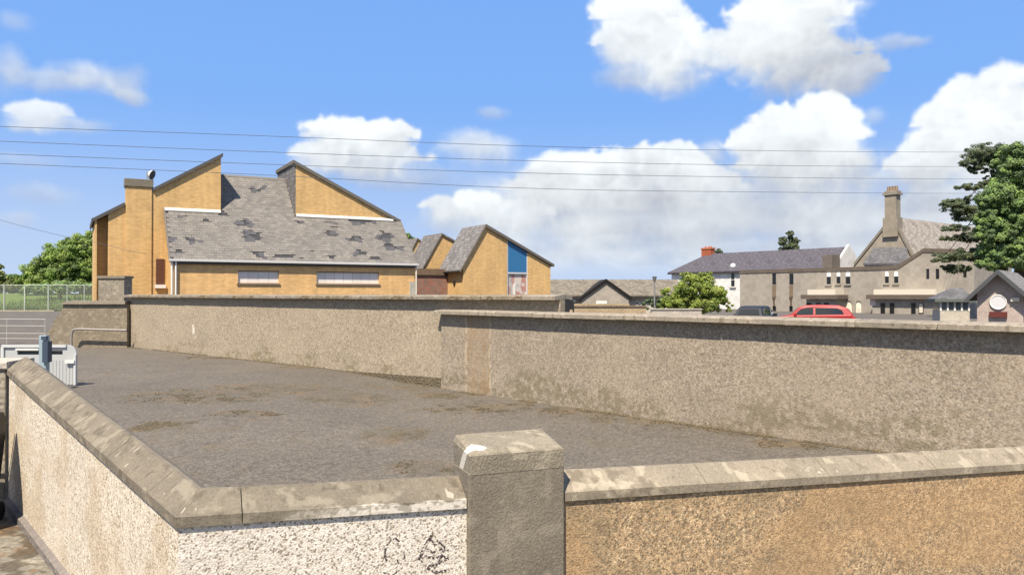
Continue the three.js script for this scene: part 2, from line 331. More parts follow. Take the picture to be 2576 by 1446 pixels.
{
  const x0 = -23, x1 = 11, d0 = 4.6, d1 = 40.5;
  const Y = makeTex(2048, 2048, (i, j, o) => {
    const X = x0 + (i + .5) / 2048 * (x1 - x0), D = d0 + (j + .5) / 2048 * (d1 - d0);
    const g = hash(i, j, 41), g2 = vn(X * 22, D * 22, 4), n = fbm(X * .9, D * .9, 5, 12), n2 = fbm(X * 4, D * 2.6, 4, 33), n3 = fbm(X * .28 + 3, D * .28, 3, 61);
    let k = .395 + (g - .5) * .17 + (hash(i >> 1, j >> 1, 47) - .5) * .07 + (g2 - .5) * .08 + (n - .5) * .06 + (n3 - .5) * .05;
    o[0] = k * .985; o[1] = k * .925; o[2] = k * .825;
    const m = mossAt(X, D) * 1.0 + (n2 - .5) * 1.5 + (n - .5) * .9;
    if (m > .15) { const q = sstep(.10, .85, m) * (.30 + .6 * g2) * (g > .25 ? 1 : .3), rust = fbm(X * 2.3, D * 2.3, 3, 71); blendTo(o, rust > .58 ? [.45, .37, .25] : [.37, .335, .25], q); }
    blendTo(o, [.27, .255, .23], .5 * sstep(.60, .72, fbm(X * 9 + 7, D * 7, 4, 90)) * sstep(.4, .6, fbm(X * .5, D * .5, 3, 91))); blendTo(o, [.29, .27, .24], .55 * (hash(i >> 1, j >> 1, 45) > .93 ? 1 : 0));
    if (g > .9990) { o[0] = o[1] = o[2] = .7; }
    o[3] = .5 + (g - .5) * .5 + (g2 - .5) * .4;
  });
  const g = sheet(x0, x1, 60, d0, d1, 60, (X, D) => yardH(X) + riseH(X, D) + .02 * (fbm(X * .4, D * .4, 3, 5) - .5));
  const uv = g.attributes.uv, p = g.attributes.position;
  for (let i = 0; i < uv.count; i++) uv.setXY(i, (p.getX(i) - x0) / (x1 - x0), (-p.getZ(i) - d0) / (d1 - d0));
  // keep only what lies inside the front walls (the sheet starts behind their inner faces)
  const idx = [], a = g.index.array, inside = k => { const X = p.getX(k), D = -p.getZ(k), q = [X - K[0], D - K[1]]; const dl = q[0] * .753 + q[1] * .658, df = q[0] * -.375 + q[1] * .927; return dl > .12 && df > .12 || (dl > -3 && df > 5); };
  for (let i = 0; i < a.length; i += 3) if (inside(a[i]) && inside(a[i + 1]) && inside(a[i + 2])) idx.push(a[i], a[i + 1], a[i + 2]);
  g.setIndex(idx);
  struct('yard', g, texMat(Y, .008), 'worn grey tarmac yard with mossy patches inside the walls', 'yard');
}
// school grounds behind the tall walls
struct('school_grounds', (() => {
  const P = [onA(-1.07), onA(.62), onB(-.03), onB(2.2)].map(([x, d]) => [x + .25, d + .3]); const s = new THREE.Shape([...P, [160, 5], [160, 260], [-19, 260]].map(q => new THREE.Vector2(q[0], q[1])));
  const g = new THREE.ShapeGeometry(s).rotateX(-Math.PI / 2).translate(0, .5, 0); return metreUV(g);
})(), M.tarmac, 'tarmac car park behind the high walls', 'ground');
// pavement outside the white wall
{
  const Pv = makeTex(1024, 1024, (i, j, o) => {
    const X = i / 1024 * 8, D = j / 1024 * 8, g = hash(i, j, 3), g2 = vn(X * 30, D * 30, 5), n = fbm(X * 2.4, D * 2.4, 5, 14), k = .46 + (g - .5) * .08 + (g2 - .5) * .12 + (n - .5) * .22;
    o[0] = k * 1.04; o[1] = k; o[2] = k * .9;
    const m = fbm(X * 4 + 3, D * 4, 5, 44); blendTo(o, [.50, .36, .22], .75 * sstep(.50, .62, m)); blendTo(o, [.28, .25, .20], .7 * sstep(.56, .66, fbm(X * 5 + 9, D * 5, 4, 64)));
    o[3] = g2;
  }, 1 / 8);
  const g = sheet(-13, 12, 50, 1.2, 13, 30, (X, D) => streetH(X, D) + .012 * (fbm(X * 1.5, D * 1.5, 3, 8) - .5));
  const a = g.index.array, p = g.attributes.position, idx = [];
  const out = k => { const X = p.getX(k), D = -p.getZ(k), q = [X - K[0], D - K[1]], dl = q[0] * .753 + q[1] * .658, df = q[0] * -.375 + q[1] * .927; return dl < .55 || df < .55; };
  for (let i = 0; i < a.length; i += 3) if (out(a[i]) && out(a[i + 1]) && out(a[i + 2])) idx.push(a[i], a[i + 1], a[i + 2]);
  g.setIndex(idx);
  struct('pavement', g, texMat(Pv, .012), 'dirty concrete pavement with brown moss along the wall foot', 'pavement');
}
// moss cushions and grit on the yard
{
  const l = [], base = new THREE.OctahedronGeometry(1, 0); base.deleteAttribute('uv');
  const cols = [[.105, .082, .045], [.085, .072, .042], [.125, .09, .048], [.07, .062, .042]];
  let made = 0;
  for (let k = 0; k < 60000 && made < 5200; k++) {
    const s = mossSpots[Math.floor(rnd() * mossSpots.length)], X = s[0] + (rnd() + rnd() - 1) * s[2] * 1.7, D = s[1] + (rnd() + rnd() - 1) * s[3] * 1.7;
    const q = [X - K[0], D - K[1]]; if (q[0] * .753 + q[1] * .658 < .4 || q[0] * -.375 + q[1] * .927 < .4) continue;
    const da = (X + 5.77) * .678 + (D - 26.5) * .735, db = (X + .56) * .738 + (D - 21.3) * .675;
    if (da > -.15 && X < -2 || db > -.15 && X > -2.5) continue;
    if (fbm(X * 4, D * 2.6, 4, 33) < .50 + .12 * rnd()) continue;
    const r = rr(.006, .020), c = cols[Math.floor(rnd() * 4)], kk = rr(.8, 1.25), g = base.clone().scale(r * rr(.8, 1.8), r * .45, r * rr(.8, 1.8)).rotateY(rnd() * 6).translate(X, yardH(X) + .004, -D);
    const col = new Float32Array(g.attributes.position.count * 3); for (let i = 0; i < col.length; i++) col[i] = c[i % 3] * kk; g.setAttribute('color', new THREE.BufferAttribute(col, 3)); l.push(g); made++;
  }
  // a ragged line of growth along the foot of the high walls
  for (let k = 0; k < 4600; k++) {
    const b = rnd() < .6, t = b ? rr(-.2, 1.3) : rr(-1, .28), [X0, D0] = b ? onB(t) : onA(t); if (vn(t * 14, b ? 1 : 5, 3) < .38) continue;
    const off = rr(.02, .16) * (.4 + rnd()), X = X0 + (b ? -.738 : -.678) * off, D = D0 + (b ? -.675 : -.735) * off, r = rr(.010, .03), c = cols[Math.floor(rnd() * 4)];
    const g = base.clone().scale(r * rr(.8, 1.7), r * rr(.4, 1), r * rr(.8, 1.7)).rotateY(rnd() * 6).translate(X, yardH(X) + .006, -D), kk = rr(.8, 1.6);
    const col = new Float32Array(g.attributes.position.count * 3); for (let i = 0; i < col.length; i++) col[i] = c[i % 3] * kk; g.setAttribute('color', new THREE.BufferAttribute(col, 3)); l.push(g);
  }
  const o = solo('moss', mergeGeometries(l), mat(0xffffff, { vertexColors: true, roughness: 1 }), 'brown and yellow moss cushions growing on the yard tarmac', 'moss'); o.userData.kind = 'stuff';
}

// ------------------------------------------------------------------ walls
// sweep a convex profile [outward, height] along a polyline of [X, D, y]
function sweep(pts, prof, uOff = 0, us = 1, vs = 1, shade) {
  const n = pts.length, nor = [];
  const segN = i => { const dx = pts[i + 1][0] - pts[i][0], dd = pts[i + 1][1] - pts[i][1], l = Math.hypot(dx, dd); return [dd / l, -dx / l]; };
  for (let i = 0; i < n; i++) {
    const a = i ? segN(i - 1) : null, b = i < n - 1 ? segN(i) : null;
    if (a && b) { const m = [a[0] + b[0], a[1] + b[1]], k = 2 / (m[0] * m[0] + m[1] * m[1]); nor.push([m[0] * k, m[1] * k]); } else nor.push(a || b);
  }
  const v = [], uv = [], ring = i => prof.map(([o, h]) => [pts[i][0] + nor[i][0] * o, pts[i][2] + h, -(pts[i][1] + nor[i][1] * o)]);
  let s = uOff; const per = [0]; for (let j = 0; j < prof.length; j++) { const a = prof[j], b = prof[(j + 1) % prof.length]; per.push(per[j] + Math.hypot(a[0] - b[0], a[1] - b[1])); }
  for (let i = 0; i < n - 1; i++) {
    const A = ring(i), B = ring(i + 1), ds = Math.hypot(pts[i + 1][0] - pts[i][0], pts[i + 1][1] - pts[i][1]);
    for (let j = 0; j < prof.length; j++) {
      const k = (j + 1) % prof.length, q = [[A[j], s, per[j]], [B[j], s + ds, per[j]], [B[k], s + ds, per[j + 1]], [A[j], s, per[j]], [B[k], s + ds, per[j + 1]], [A[k], s, per[j + 1]]];
      for (const [p, a, b] of q) { v.push(...p); uv.push(a * us, b * vs); }
    }
    s += ds;
  }
  for (const [R, rev] of [[ring(0), 1], [ring(n - 1), 0]]) for (let j = 1; j < R.length - 1; j++) {
    const t = rev ? [0, j + 1, j] : [0, j, j + 1]; for (const k of t) { v.push(...R[k]); uv.push(prof[k][0] * us, prof[k][1] * vs); }
  }
  const g = new THREE.BufferGeometry(); g.setAttribute('position', new THREE.Float32BufferAttribute(v, 3)); g.setAttribute('uv', new THREE.Float32BufferAttribute(uv, 2)); g.computeVertexNormals(); return g;
}
const lerp3 = (a, b, t) => a.map((v, i) => v + (b[i] - v) * t);
function subpath(pts, s0, s1) {
  const out = []; let s = 0;
  for (let i = 0; i < pts.length - 1; i++) {
    const l = Math.hypot(pts[i + 1][0] - pts[i][0], pts[i + 1][1] - pts[i][1]), a = Math.max(s0, s), b = Math.min(s1, s + l);
    if (b > a + 1e-6) { if (!out.length) out.push(lerp3(pts[i], pts[i + 1], (a - s) / l)); out.push(lerp3(pts[i], pts[i + 1], (b - s) / l)); }
    s += l;
  }
  return out;
}
// one wall body: outer corners a, b, inner corners a2, b2 ([X, D]); the outer face carries a unique map over length x height
function wallBody(a, b, a2, b2, yb, yt, y0, H, n = 24) {
  const v = [], uv = [], L = Math.hypot(b[0] - a[0], b[1] - a[1]);
  const P = (t, inner, y) => { const p = inner ? [mix(a2[0], b2[0], t), mix(a2[1], b2[1], t)] : [mix(a[0], b[0], t), mix(a[1], b[1], t)]; return [p[0], y, -p[1]]; };
  const put = (p, t, y) => { v.push(...p); uv.push(t, (y - y0) / H); };
  const quad = (q) => { for (const k of [0, 1, 2, 0, 2, 3]) put(...q[k]); };
  for (let i = 0; i < n; i++) {
    const t = i / n, u = (i + 1) / n, bt = yb(t * L), bu = yb(u * L), tt = yt(t * L), tu = yt(u * L);
    quad([[P(t, 0, bt), t, bt], [P(u, 0, bu), u, bu], [P(u, 0, tu), u, tu], [P(t, 0, tt), t, tt]]);
    quad([[P(u, 1, bu), u, bu], [P(t, 1, bt), t, bt], [P(t, 1, tt), t, tt], [P(u, 1, tu), u, tu]]);
    quad([[P(t, 0, tt), t, tt - .01], [P(u, 0, tu), u, tu - .01], [P(u, 1, tu), u, tu], [P(t, 1, tt), t, tt]]);
  }
  for (const [t, f] of [[0, 1], [1, 0]]) { const B = yb(t * L), Tt = yt(t * L), q = [[P(t, 0, B), t, B], [P(t, 1, B), t + (t ? -.04 : .04), B], [P(t, 1, Tt), t + (t ? -.04 : .04), Tt], [P(t, 0, Tt), t, Tt]]; quad(f ? [q[1], q[0], q[3], q[2]] : q); }
  const g = new THREE.BufferGeometry(); g.setAttribute('position', new THREE.Float32BufferAttribute(v, 3)); g.setAttribute('uv', new THREE.Float32BufferAttribute(uv, 2)); g.computeVertexNormals(); return g;
}
const copeYL = s => 1.155 + .0886 * s, copeYF = s => 1.155 - .036 * s;      // underside of the coping
const TH = .28;
// mitre of the inner face at the corner K
const inN = (() => { const a = [.753, .658], b = [-.375, .927], m = [a[0] + b[0], a[1] + b[1]], k = 2 / (m[0] * m[0] + m[1] * m[1]); return [m[0] * k * TH, m[1] * k * TH]; })();
const inL = p => [p[0] + .753 * TH, p[1] + .658 * TH], inF = p => [p[0] - .375 * TH, p[1] + .927 * TH];
console.log('front walls');
const WHITE = [0xdfd9cd, 0xe6e0d4, 0xd9d2c4, 0xe2dcd1, 0xd1c9ba], CREAMY = [0xdad1c0, 0xdfd7c8, 0xd1c8b5, 0xdcd4c4, 0xc9bfaa];
const copeProf = [[.02, 0], [.02, .06], [-.145, .176], [-.175, .176], [-.325, .06], [-.325, 0]];
function copeMat(len, s, paint, tint = 1) {
  const w = clamp(Math.round(len / .0035), 256, 2048), t = concrete(w, 256, len, .9, 0x9b9282, 0x6a6255, 0xbdb5a3, s, .62, 0, (x, y, o) => {
    o[0] *= tint; o[1] *= tint; o[2] *= tint * .985;
    // rain streaks across the slope, bird lime and rubbed pale spots
    const st = vn(x * 26, y * 2.2, s + 70); blendTo(o, [.74 * tint, .70 * tint, .61 * tint], .25 * sstep(.80, .92, st) * sstep(.45, .6, vn(x * 3, y * 9, s + 71)));
    blendTo(o, [.40, .37, .31], .25 * sstep(.78, .9, vn(x * 21 + 8, y * 3, s + 72)));
    if (vn(x * 34, y * 9, s + 73) > .94 && vn(x * 3, y * 3, s + 74) > .55) blendTo(o, [.80, .78, .72], .6);
    if (paint && x > paint[0] && x < paint[1]) { const lim = .052 + .05 * (fbm(x * 11, 3, 4, s + 75) - .35), q = sstep(lim + .012, lim - .008, y) * sstep(paint[0], paint[0] + .9, x + .5 * (vn(x * 9, y * 30, s + 77) - .5)); blendTo(o, [.93, .915, .87], .82 * q * (.55 + .45 * sstep(.2, .5, vn(x * 50, y * 50, s + 76)))); }
  });
  return texMat(t, .004, { roughness: .95, color: new THREE.Color(1, .99, .975).multiplyScalar(ALB) });
}
{
  const t = thing('boundary_wall', 'low white painted pebbledash wall bending round the corner beside the concrete pillar', 'wall');
  const e = onL(GATE_S), p1 = onF(1.80), L1 = GATE_S;
  // left wing (runs from the gate end to the corner)
  const tl = pebble(2048, 640, L1, 2.0, .0135, CREAMY, .14, 0x86785f, 3, .18, (x, y, o) => { const n = fbm(x * 2, y * 2, 4, 88); blendTo(o, [.62, .53, .40], .28 * sstep(.50, .68, n)); blendTo(o, [.85, .81, .74], .35 * sstep(.55, .7, fbm(x * 3 + 9, y * 3, 3, 89))); });
  mesh('wall', wallBody(e, K, inL(e), [K[0] + inN[0], K[1] + inN[1]], s => -.15 + .0415 * (L1 - s), s => copeYL(L1 - s), 0, 2), texMat(tl, .0028, { roughness: 1 }), t);
  // front wing with the scrawled marks near the pillar
  const seg = (px, py, x0, y0, x1, y1) => { const dx = x1 - x0, dy = y1 - y0, k = clamp(((px - x0) * dx + (py - y0) * dy) / (dx * dx + dy * dy)); return Math.hypot(px - x0 - dx * k, py - y0 - dy * k); };
  const fpt = (x, y) => { const r = ray(x, y), s = (r[0] * K[1] - K[0]) / (FD[0] - r[0] * FD[1]); return [s, EYE + r[1] * (K[1] + FD[1] * s)]; };
  const strokes = [];
  const line = (pts, w) => { const q = pts.map(p => fpt(...p)); for (let i = 0; i < q.length - 1; i++) strokes.push([q[i][0], q[i][1], q[i + 1][0], q[i + 1][1], w]); };
  line([[1003, 1362], [996, 1355], [986, 1357], [975, 1368], [969, 1385], [968, 1400], [972, 1410]], .006);
  line([[1000, 1409], [1001, 1428], [997, 1440], [985, 1446], [965, 1441]], .005);
  line([[1085, 1348], [1076, 1362], [1064, 1384], [1056, 1405], [1060, 1412]], .010);
  line([[1086, 1340], [1082, 1356], [1094, 1372], [1108, 1366]], .006);
  line([[1072, 1382], [1090, 1390], [1112, 1380], [1128, 1386]], .007); line([[1070, 1400], [1092, 1404], [1116, 1398], [1126, 1406], [1104, 1418], [1080, 1424]], .008);
  line([[1100, 1360], [1118, 1376], [1110, 1402], [1092, 1430]], .006); line([[1072, 1428], [1096, 1440], [1120, 1436]], .009); line([[1016, 1388], [1018, 1404]], .004);
  const H1 = 1.5, LF = 1.80;
  const tf = pebble(1024, 768, LF, H1, .0125, WHITE, .14, 0x857a69, 8, .14, (x, y, o) => {
    for (const k of strokes) { const d = seg(x, y, k[0], k[1], k[2], k[3]); if (d < k[4] * 1.6) { const q = (1 - sstep(k[4] * .5, k[4] * 1.6, d)) * sstep(.25, .6, vn(x * 120, y * 120, 5)); blendTo(o, [.20, .17, .17], .9 * q); } }
  });
  mesh('wall', wallBody(K, p1, [K[0] + inN[0], K[1] + inN[1]], inF(p1), s => -.15, copeYF, 0, H1), texMat(tf, .0028, { roughness: 1 }), t);
  // plinth along the foot of the left wing
  mesh('plinth', sweep([[...onL(GATE_S), .0415 * GATE_S - .1], [...onL(.2), -.1]], [[.045, 0], [.045, .17], [0, .20], [-.05, .20], [-.05, 0]]), rendM(0x87807a), t);
  // coping stones
  const path = [[...onL(GATE_S + .04), copeYL(GATE_S + .04)], [...K, copeYL(0)], [...onF(1.755), copeYF(1.755)]], tot = GATE_S + .04 + 1.755;
  const cm = copeMat(7.2, 60, [5.75, 7.2], .80);
  const cuts = [0, 1.02, 2.0, 2.98, 3.95, 4.86, 5.72, tot];
  for (let i = 0; i < cuts.length - 1; i++) { const q = subpath(path, cuts[i] + .003, cuts[i + 1] - .003).map(p => [p[0], p[1], p[2] + rr(0, .003)]); mesh('coping_stone', sweep(q, copeProf, cuts[i], 1 / 7.2, 1 / .9), cm, t); }
}
{
  const t = thing('boundary_wall', 'low tan pebbledash wall running from the concrete pillar towards the high yard wall', 'wall');
  const a = onF(2.45), b = onF(RIGHT_S), L = RIGHT_S - 2.45, H = 1.5;
  const tt = pebble(2048, 512, L, H, .013, [0xae9877, 0xb9a17e, 0x9e8b6e, 0xb09571, 0xc4af8c, 0x938268, 0xb59872], .10, 0x6d5d45, 21, .34, (x, y, o) => { blendTo(o, [.50, .44, .34], .35 * sstep(.52, .66, fbm(x * 1.7, y * 2.2, 4, 90))); blendTo(o, [.78, .62, .43], .30 * sstep(.53, .66, fbm(x * 1.2 + 4, y * 1.2, 4, 91))); });
  mesh('wall', wallBody(a, b, inF(a), inF(b), s => -.15 - .04 * s, s => copeYF(s + 2.45), -.2, H), texMat(tt, .0035, { roughness: 1 }), t);
  const cm = copeMat(7.2, 130, null, .98), path = [[...onF(2.465), copeYF(2.465)], [...onF(RIGHT_S), copeYF(RIGHT_S)]];
  for (let s = 0; s < RIGHT_S - 2.5; s += 1.18) { const q = subpath(path, s + .003, Math.min(s + 1.177, RIGHT_S - 2.465)).map(p => [p[0], p[1], p[2] + rr(0, .004)]); mesh('coping_stone', sweep(q, copeProf, s, 1 / 7.2, 1 / .9), cm, t); }
}
{ // pillar between the two street walls
  const t = thing('gate_pillar', 'square grey concrete pillar with a chamfered cap between the white and tan walls', 'pillar');
  const o = onF(1.77); t.position.set(o[0], 0, -o[1]); t.rotation.y = Math.atan2(FD[1], FD[0]);
  const W = .672, DP = .34, z1 = .045, ct = concrete(1024, 1024, 2, 2, 0x827b6c, 0x686255, 0x958d7d, 71, .4);
  const pm = texMat({ map: ct.map, bump: ct.bump }, .006); ct.map.repeat.set(.5, .5); ct.bump.repeat.set(.5, .5);
  mesh('shaft', poly(rect(0, W, -.2, 1.310), z1 - DP, z1, [], .012), pm, t);
  // cap: vertical band, then a sloped weathering to a small flat top
  const b = 1.312, h1 = .138, ov = .006;
  const zf = z1 + ov, zb = z1 - DP - ov, xl = -ov, xr = W + ov;
  const ring = (yf, yb, kx, kf, kb) => [[xl + kx, yf, zf - kf], [xr - kx, yf, zf - kf], [xr - kx, yb, zb + kb], [xl + kx, yb, zb + kb]];
  const faces = [], push = (...q) => faces.push(...q), r0 = ring(b, b, .004, .004, .004), r1 = ring(b + h1 - .012, b + h1 + .03, 0, 0, 0), r2 = ring(b + h1, b + h1 + .07, .012, .008, .012), r3 = ring(b + h1 + .022, b + h1 + .085, .05, .04, .07);
  const band = (A, B) => { for (let k = 0; k < 4; k++) { const n = (k + 1) % 4; push(A[k], A[n], B[n], A[k], B[n], B[k]); } };
  band(r0, r1); band(r1, r2); band(r2, r3); push(r3[0], r3[1], r3[2], r3[0], r3[2], r3[3]); push(r0[0], r0[2], r0[1], r0[0], r0[3], r0[2]);
  const g = new THREE.BufferGeometry(); g.setAttribute('position', new THREE.Float32BufferAttribute(faces.flat(), 3)); g.computeVertexNormals();
  const uv = []; for (const f of faces) uv.push(f[0] + .135 - f[2] * .7, (-f[2] + .1 + (b + h1 - f[1] > 0 ? -(b + h1 - f[1]) : 0) + .2) / 1); g.setAttribute('uv', new THREE.Float32BufferAttribute(uv, 2));
  const cap = concrete(512, 512, 1, 1, 0x958d7b, 0x5f584b, 0xb0a894, 74, .6, 0, (x, y, o) => {       // white paint dab on the front slope near its left corner
    const d = Math.hypot((x - .20) / .075, (y - .322) / .045) + (vn(x * 30, y * 30, 6) - .5) * .5; if (d < 1) blendTo(o, [.84, .83, .79], .92);
    const e = Math.hypot((x - .77) / .09, (y - .56) / .02) + (vn(x * 30, y * 30, 7) - .5) * .6; if (e < 1) blendTo(o, [.86, .85, .81], .9);
  });
  mesh('cap', g, texMat(cap, .008), t);
}
{ // pier at the gate end of the white wall
  const t = thing('gate_pier', 'grey rendered pier with a pale flat cap at the gate end of the white wall', 'pier'), e = onL(GATE_S);
  t.position.set(e[0], 0, -e[1]); t.rotation.y = .1;
  mesh('shaft', poly(rect(-.66, -.05, .05, 1.70), -.55, 0, [], .015), rendM(0x9d9687), t);
  mesh('cap', poly(rect(-.69, -.02, 1.702, 1.76), -.58, .03, [], .012), rendM(0xc4bcae), t);
}
{ // wheelie bin on the pavement
  const t = thing('wheelie_bin', 'black plastic wheelie bin on the pavement against the white wall', 'bin'), y = streetH(-5.2, 7.9);
  t.position.set(-5.45, y, -7.85); t.rotation.y = .12;
  mesh('body', hex([[-.24, .06, .27], [.24, .06, .27], [.24, .06, -.25], [-.24, .06, -.25], [-.29, .98, .36], [.29, .98, .36], [.29, .98, -.36], [-.29, .98, -.36]]), M.black, t);
  mesh('lid', poly([[-.36, .99], [.40, .99], [.36, 1.06], [.1, 1.11], [-.28, 1.09]], -.30, .30, [], .02).rotateY(-Math.PI / 2), M.black, t);
  for (const s of [-1, 1]) mesh('wheel', new THREE.CylinderGeometry(.1, .1, .05, 18).rotateZ(Math.PI / 2).translate(s * .25, .1, -.27), M.black, t);
  mesh('handle', new THREE.CylinderGeometry(.016, .016, .5, 8).rotateZ(Math.PI / 2).translate(0, 1.0, -.41), M.black, t);
}
console.log('yard walls');
function yardWall(t, ptsFn, t0, t1, top, y0, body, copeM, over, len0, thick, cutLen) {
  const a = ptsFn(t0), b = ptsFn(t1), L = Math.hypot(b[0] - a[0], b[1] - a[1]), d = [(b[0] - a[0]) / L, (b[1] - a[1]) / L], inw = [-d[1], d[0]];
  const I = p => [p[0] + inw[0] * thick, p[1] + inw[1] * thick];
  mesh('wall', wallBody(a, b, I(a), I(b), () => y0, () => top - .13, y0, top - y0, 40), body, t);
  const path = [[a[0] - d[0] * len0, a[1] - d[1] * len0, top - .13], [b[0], b[1], top - .13]], T2 = L + len0;
  const prof = [[over, 0], [over, .085], [over - .03, .10], [-thick / 2, .135], [-thick - over + .03, .10], [-thick - over, .085], [-thick - over, 0]];
  for (let s = 0; s < T2 - .05; s += cutLen) { const o = rr(-.006, .006), q = subpath(path, s + .004, Math.min(s + cutLen - .004, T2)).map(p => [p[0] + inw[0] * rr(-.008, .008), p[1], p[2] + o + rr(0, .004)]); mesh('coping_stone', sweep(q, prof, s, .4, .4), copeM[Math.floor(rnd() * copeM.length)], t); }
  return { a, b, d };
}
const copeYard = [concrete(512, 512, 2.5, 2.5, 0x9d9484, 0x6d6557, 0xb5ac9a, 91, .7, 2.5), concrete(512, 512, 2.5, 2.5, 0x8f8778, 0x5f584c, 0xa9a08e, 95, .8, 2.5), concrete(512, 512, 2.5, 2.5, 0x8a7f6a, 0x5a4a35, 0xaca28f, 97, .8, 2.5)].map(t => { t.map.repeat.set(1, 1); t.bump.repeat.set(1, 1); return texMat(t, .01); });
const GREYBEIGE = [0x9c9180, 0xa69b8a, 0x948978, 0xa19687, 0xaba190, 0x8c8171, 0x9f927d];
const BEIGE = [0xa29683, 0xada18d, 0x998d7a, 0xa89d8b, 0xb1a693, 0x928773, 0xa59880];
{
  const t = thing('yard_wall', 'taller beige pebbledash wall running along the yard in front of the yellow brick hall', 'wall');
  const L = 26.6, tx = pebble(2048, 256, L, 2.8, .036, BEIGE, .03, 0x857a66, 33, .14, (x, y, o) => {
    const n = fbm(x * .5, y * .9, 4, 93), b = fbm(x * .8, y * 2, 4, 94); blendTo(o, [.70, .65, .56], .2 * sstep(.45, .62, n));
    if (x < 20) blendTo(o, [.46, .42, .31], .55 * sstep(.46, .60, b) * (y < .62 + .45 * (fbm(x * .7, 2, 3, 95) - .3) ? 1 : 0) * sstep(.3, .6, vn(x * 9, y * 9, 96)));
    if (Math.abs(x - 6.6) < .35 && Math.abs(y - 1.25) < .3 && vn(x * 7, y * 3, 98) > .72) blendTo(o, [.88, .86, .82], .7);
  });
  const r = yardWall(t, onA, -1.0, .556, 2.48, -.32, texMat(tx, .006, { roughness: 1 }), copeYard, .205, .03, .3, 1.5);
  // bare footing where the yard drops away
  const p = (k, y, o) => { const q = onA(k); return [q[0] - .678 * o, y, -(q[1] - .735 * o)]; };
  mesh('footing', hex([p(-.03, -.33, .03), p(.33, -.33, .03), p(.33, -.33, -.1), p(-.03, -.33, -.1), p(-.03, -.02, .012), p(.33, .10, .012), p(.33, .10, -.1), p(-.03, -.02, -.1)]), rendM(0x6d634e, .03), t);
}
{
  const t = thing('yard_wall', 'lower beige pebbledash wall with overhanging concrete coping, nearest the tan street wall', 'wall');
  const L = 22.4, tx = pebble(2048, 256, L, 2.3, .030, GREYBEIGE, .035, 0x7d7361, 37, .16, (x, y, o) => {
    const n = fbm(x * .6, y * 1, 4, 103), b = fbm(x * 1.1, y * 2.4, 4, 104); blendTo(o, [.66, .61, .53], .2 * sstep(.48, .62, n)); blendTo(o, [.50, .46, .40], .16 * sstep(.52, .70, fbm(x * .45 + 9, y * .6, 4, 105)));
    blendTo(o, [.43, .40, .31], .5 * sstep(-.12, .22, .42 + .6 * (fbm(x * .9, 3, 3, 106) - .3) - y + (b - .5) * 1.2) * sstep(.40, .58, b) * sstep(.25, .65, vn(x * 12, y * 12, 107)));
    const e = .05 * (vn(1, y * 5, 108) - .5); if (x > 1.08 + e && x < 2.14 + e) { blendTo(o, [.60, .51, .39], .30); if (vn(x * 9, y * 3, 109) > .66) blendTo(o, [.62, .46, .30], .18); }
    if (Math.abs(x - 1.12 - e) < .05 || Math.abs(x - 2.12 - e) < .035) blendTo(o, [.76, .71, .62], .55 * sstep(.3, .6, vn(x * 8, y * 8, 110)));
  });
  yardWall(t, onB, -.215, 2.0, 2.06, -.30, texMat(tx, .006, { roughness: 1 }), copeYard.slice(0, 2), .205, .10, .26, 1.35);
}
console.log('main hall');
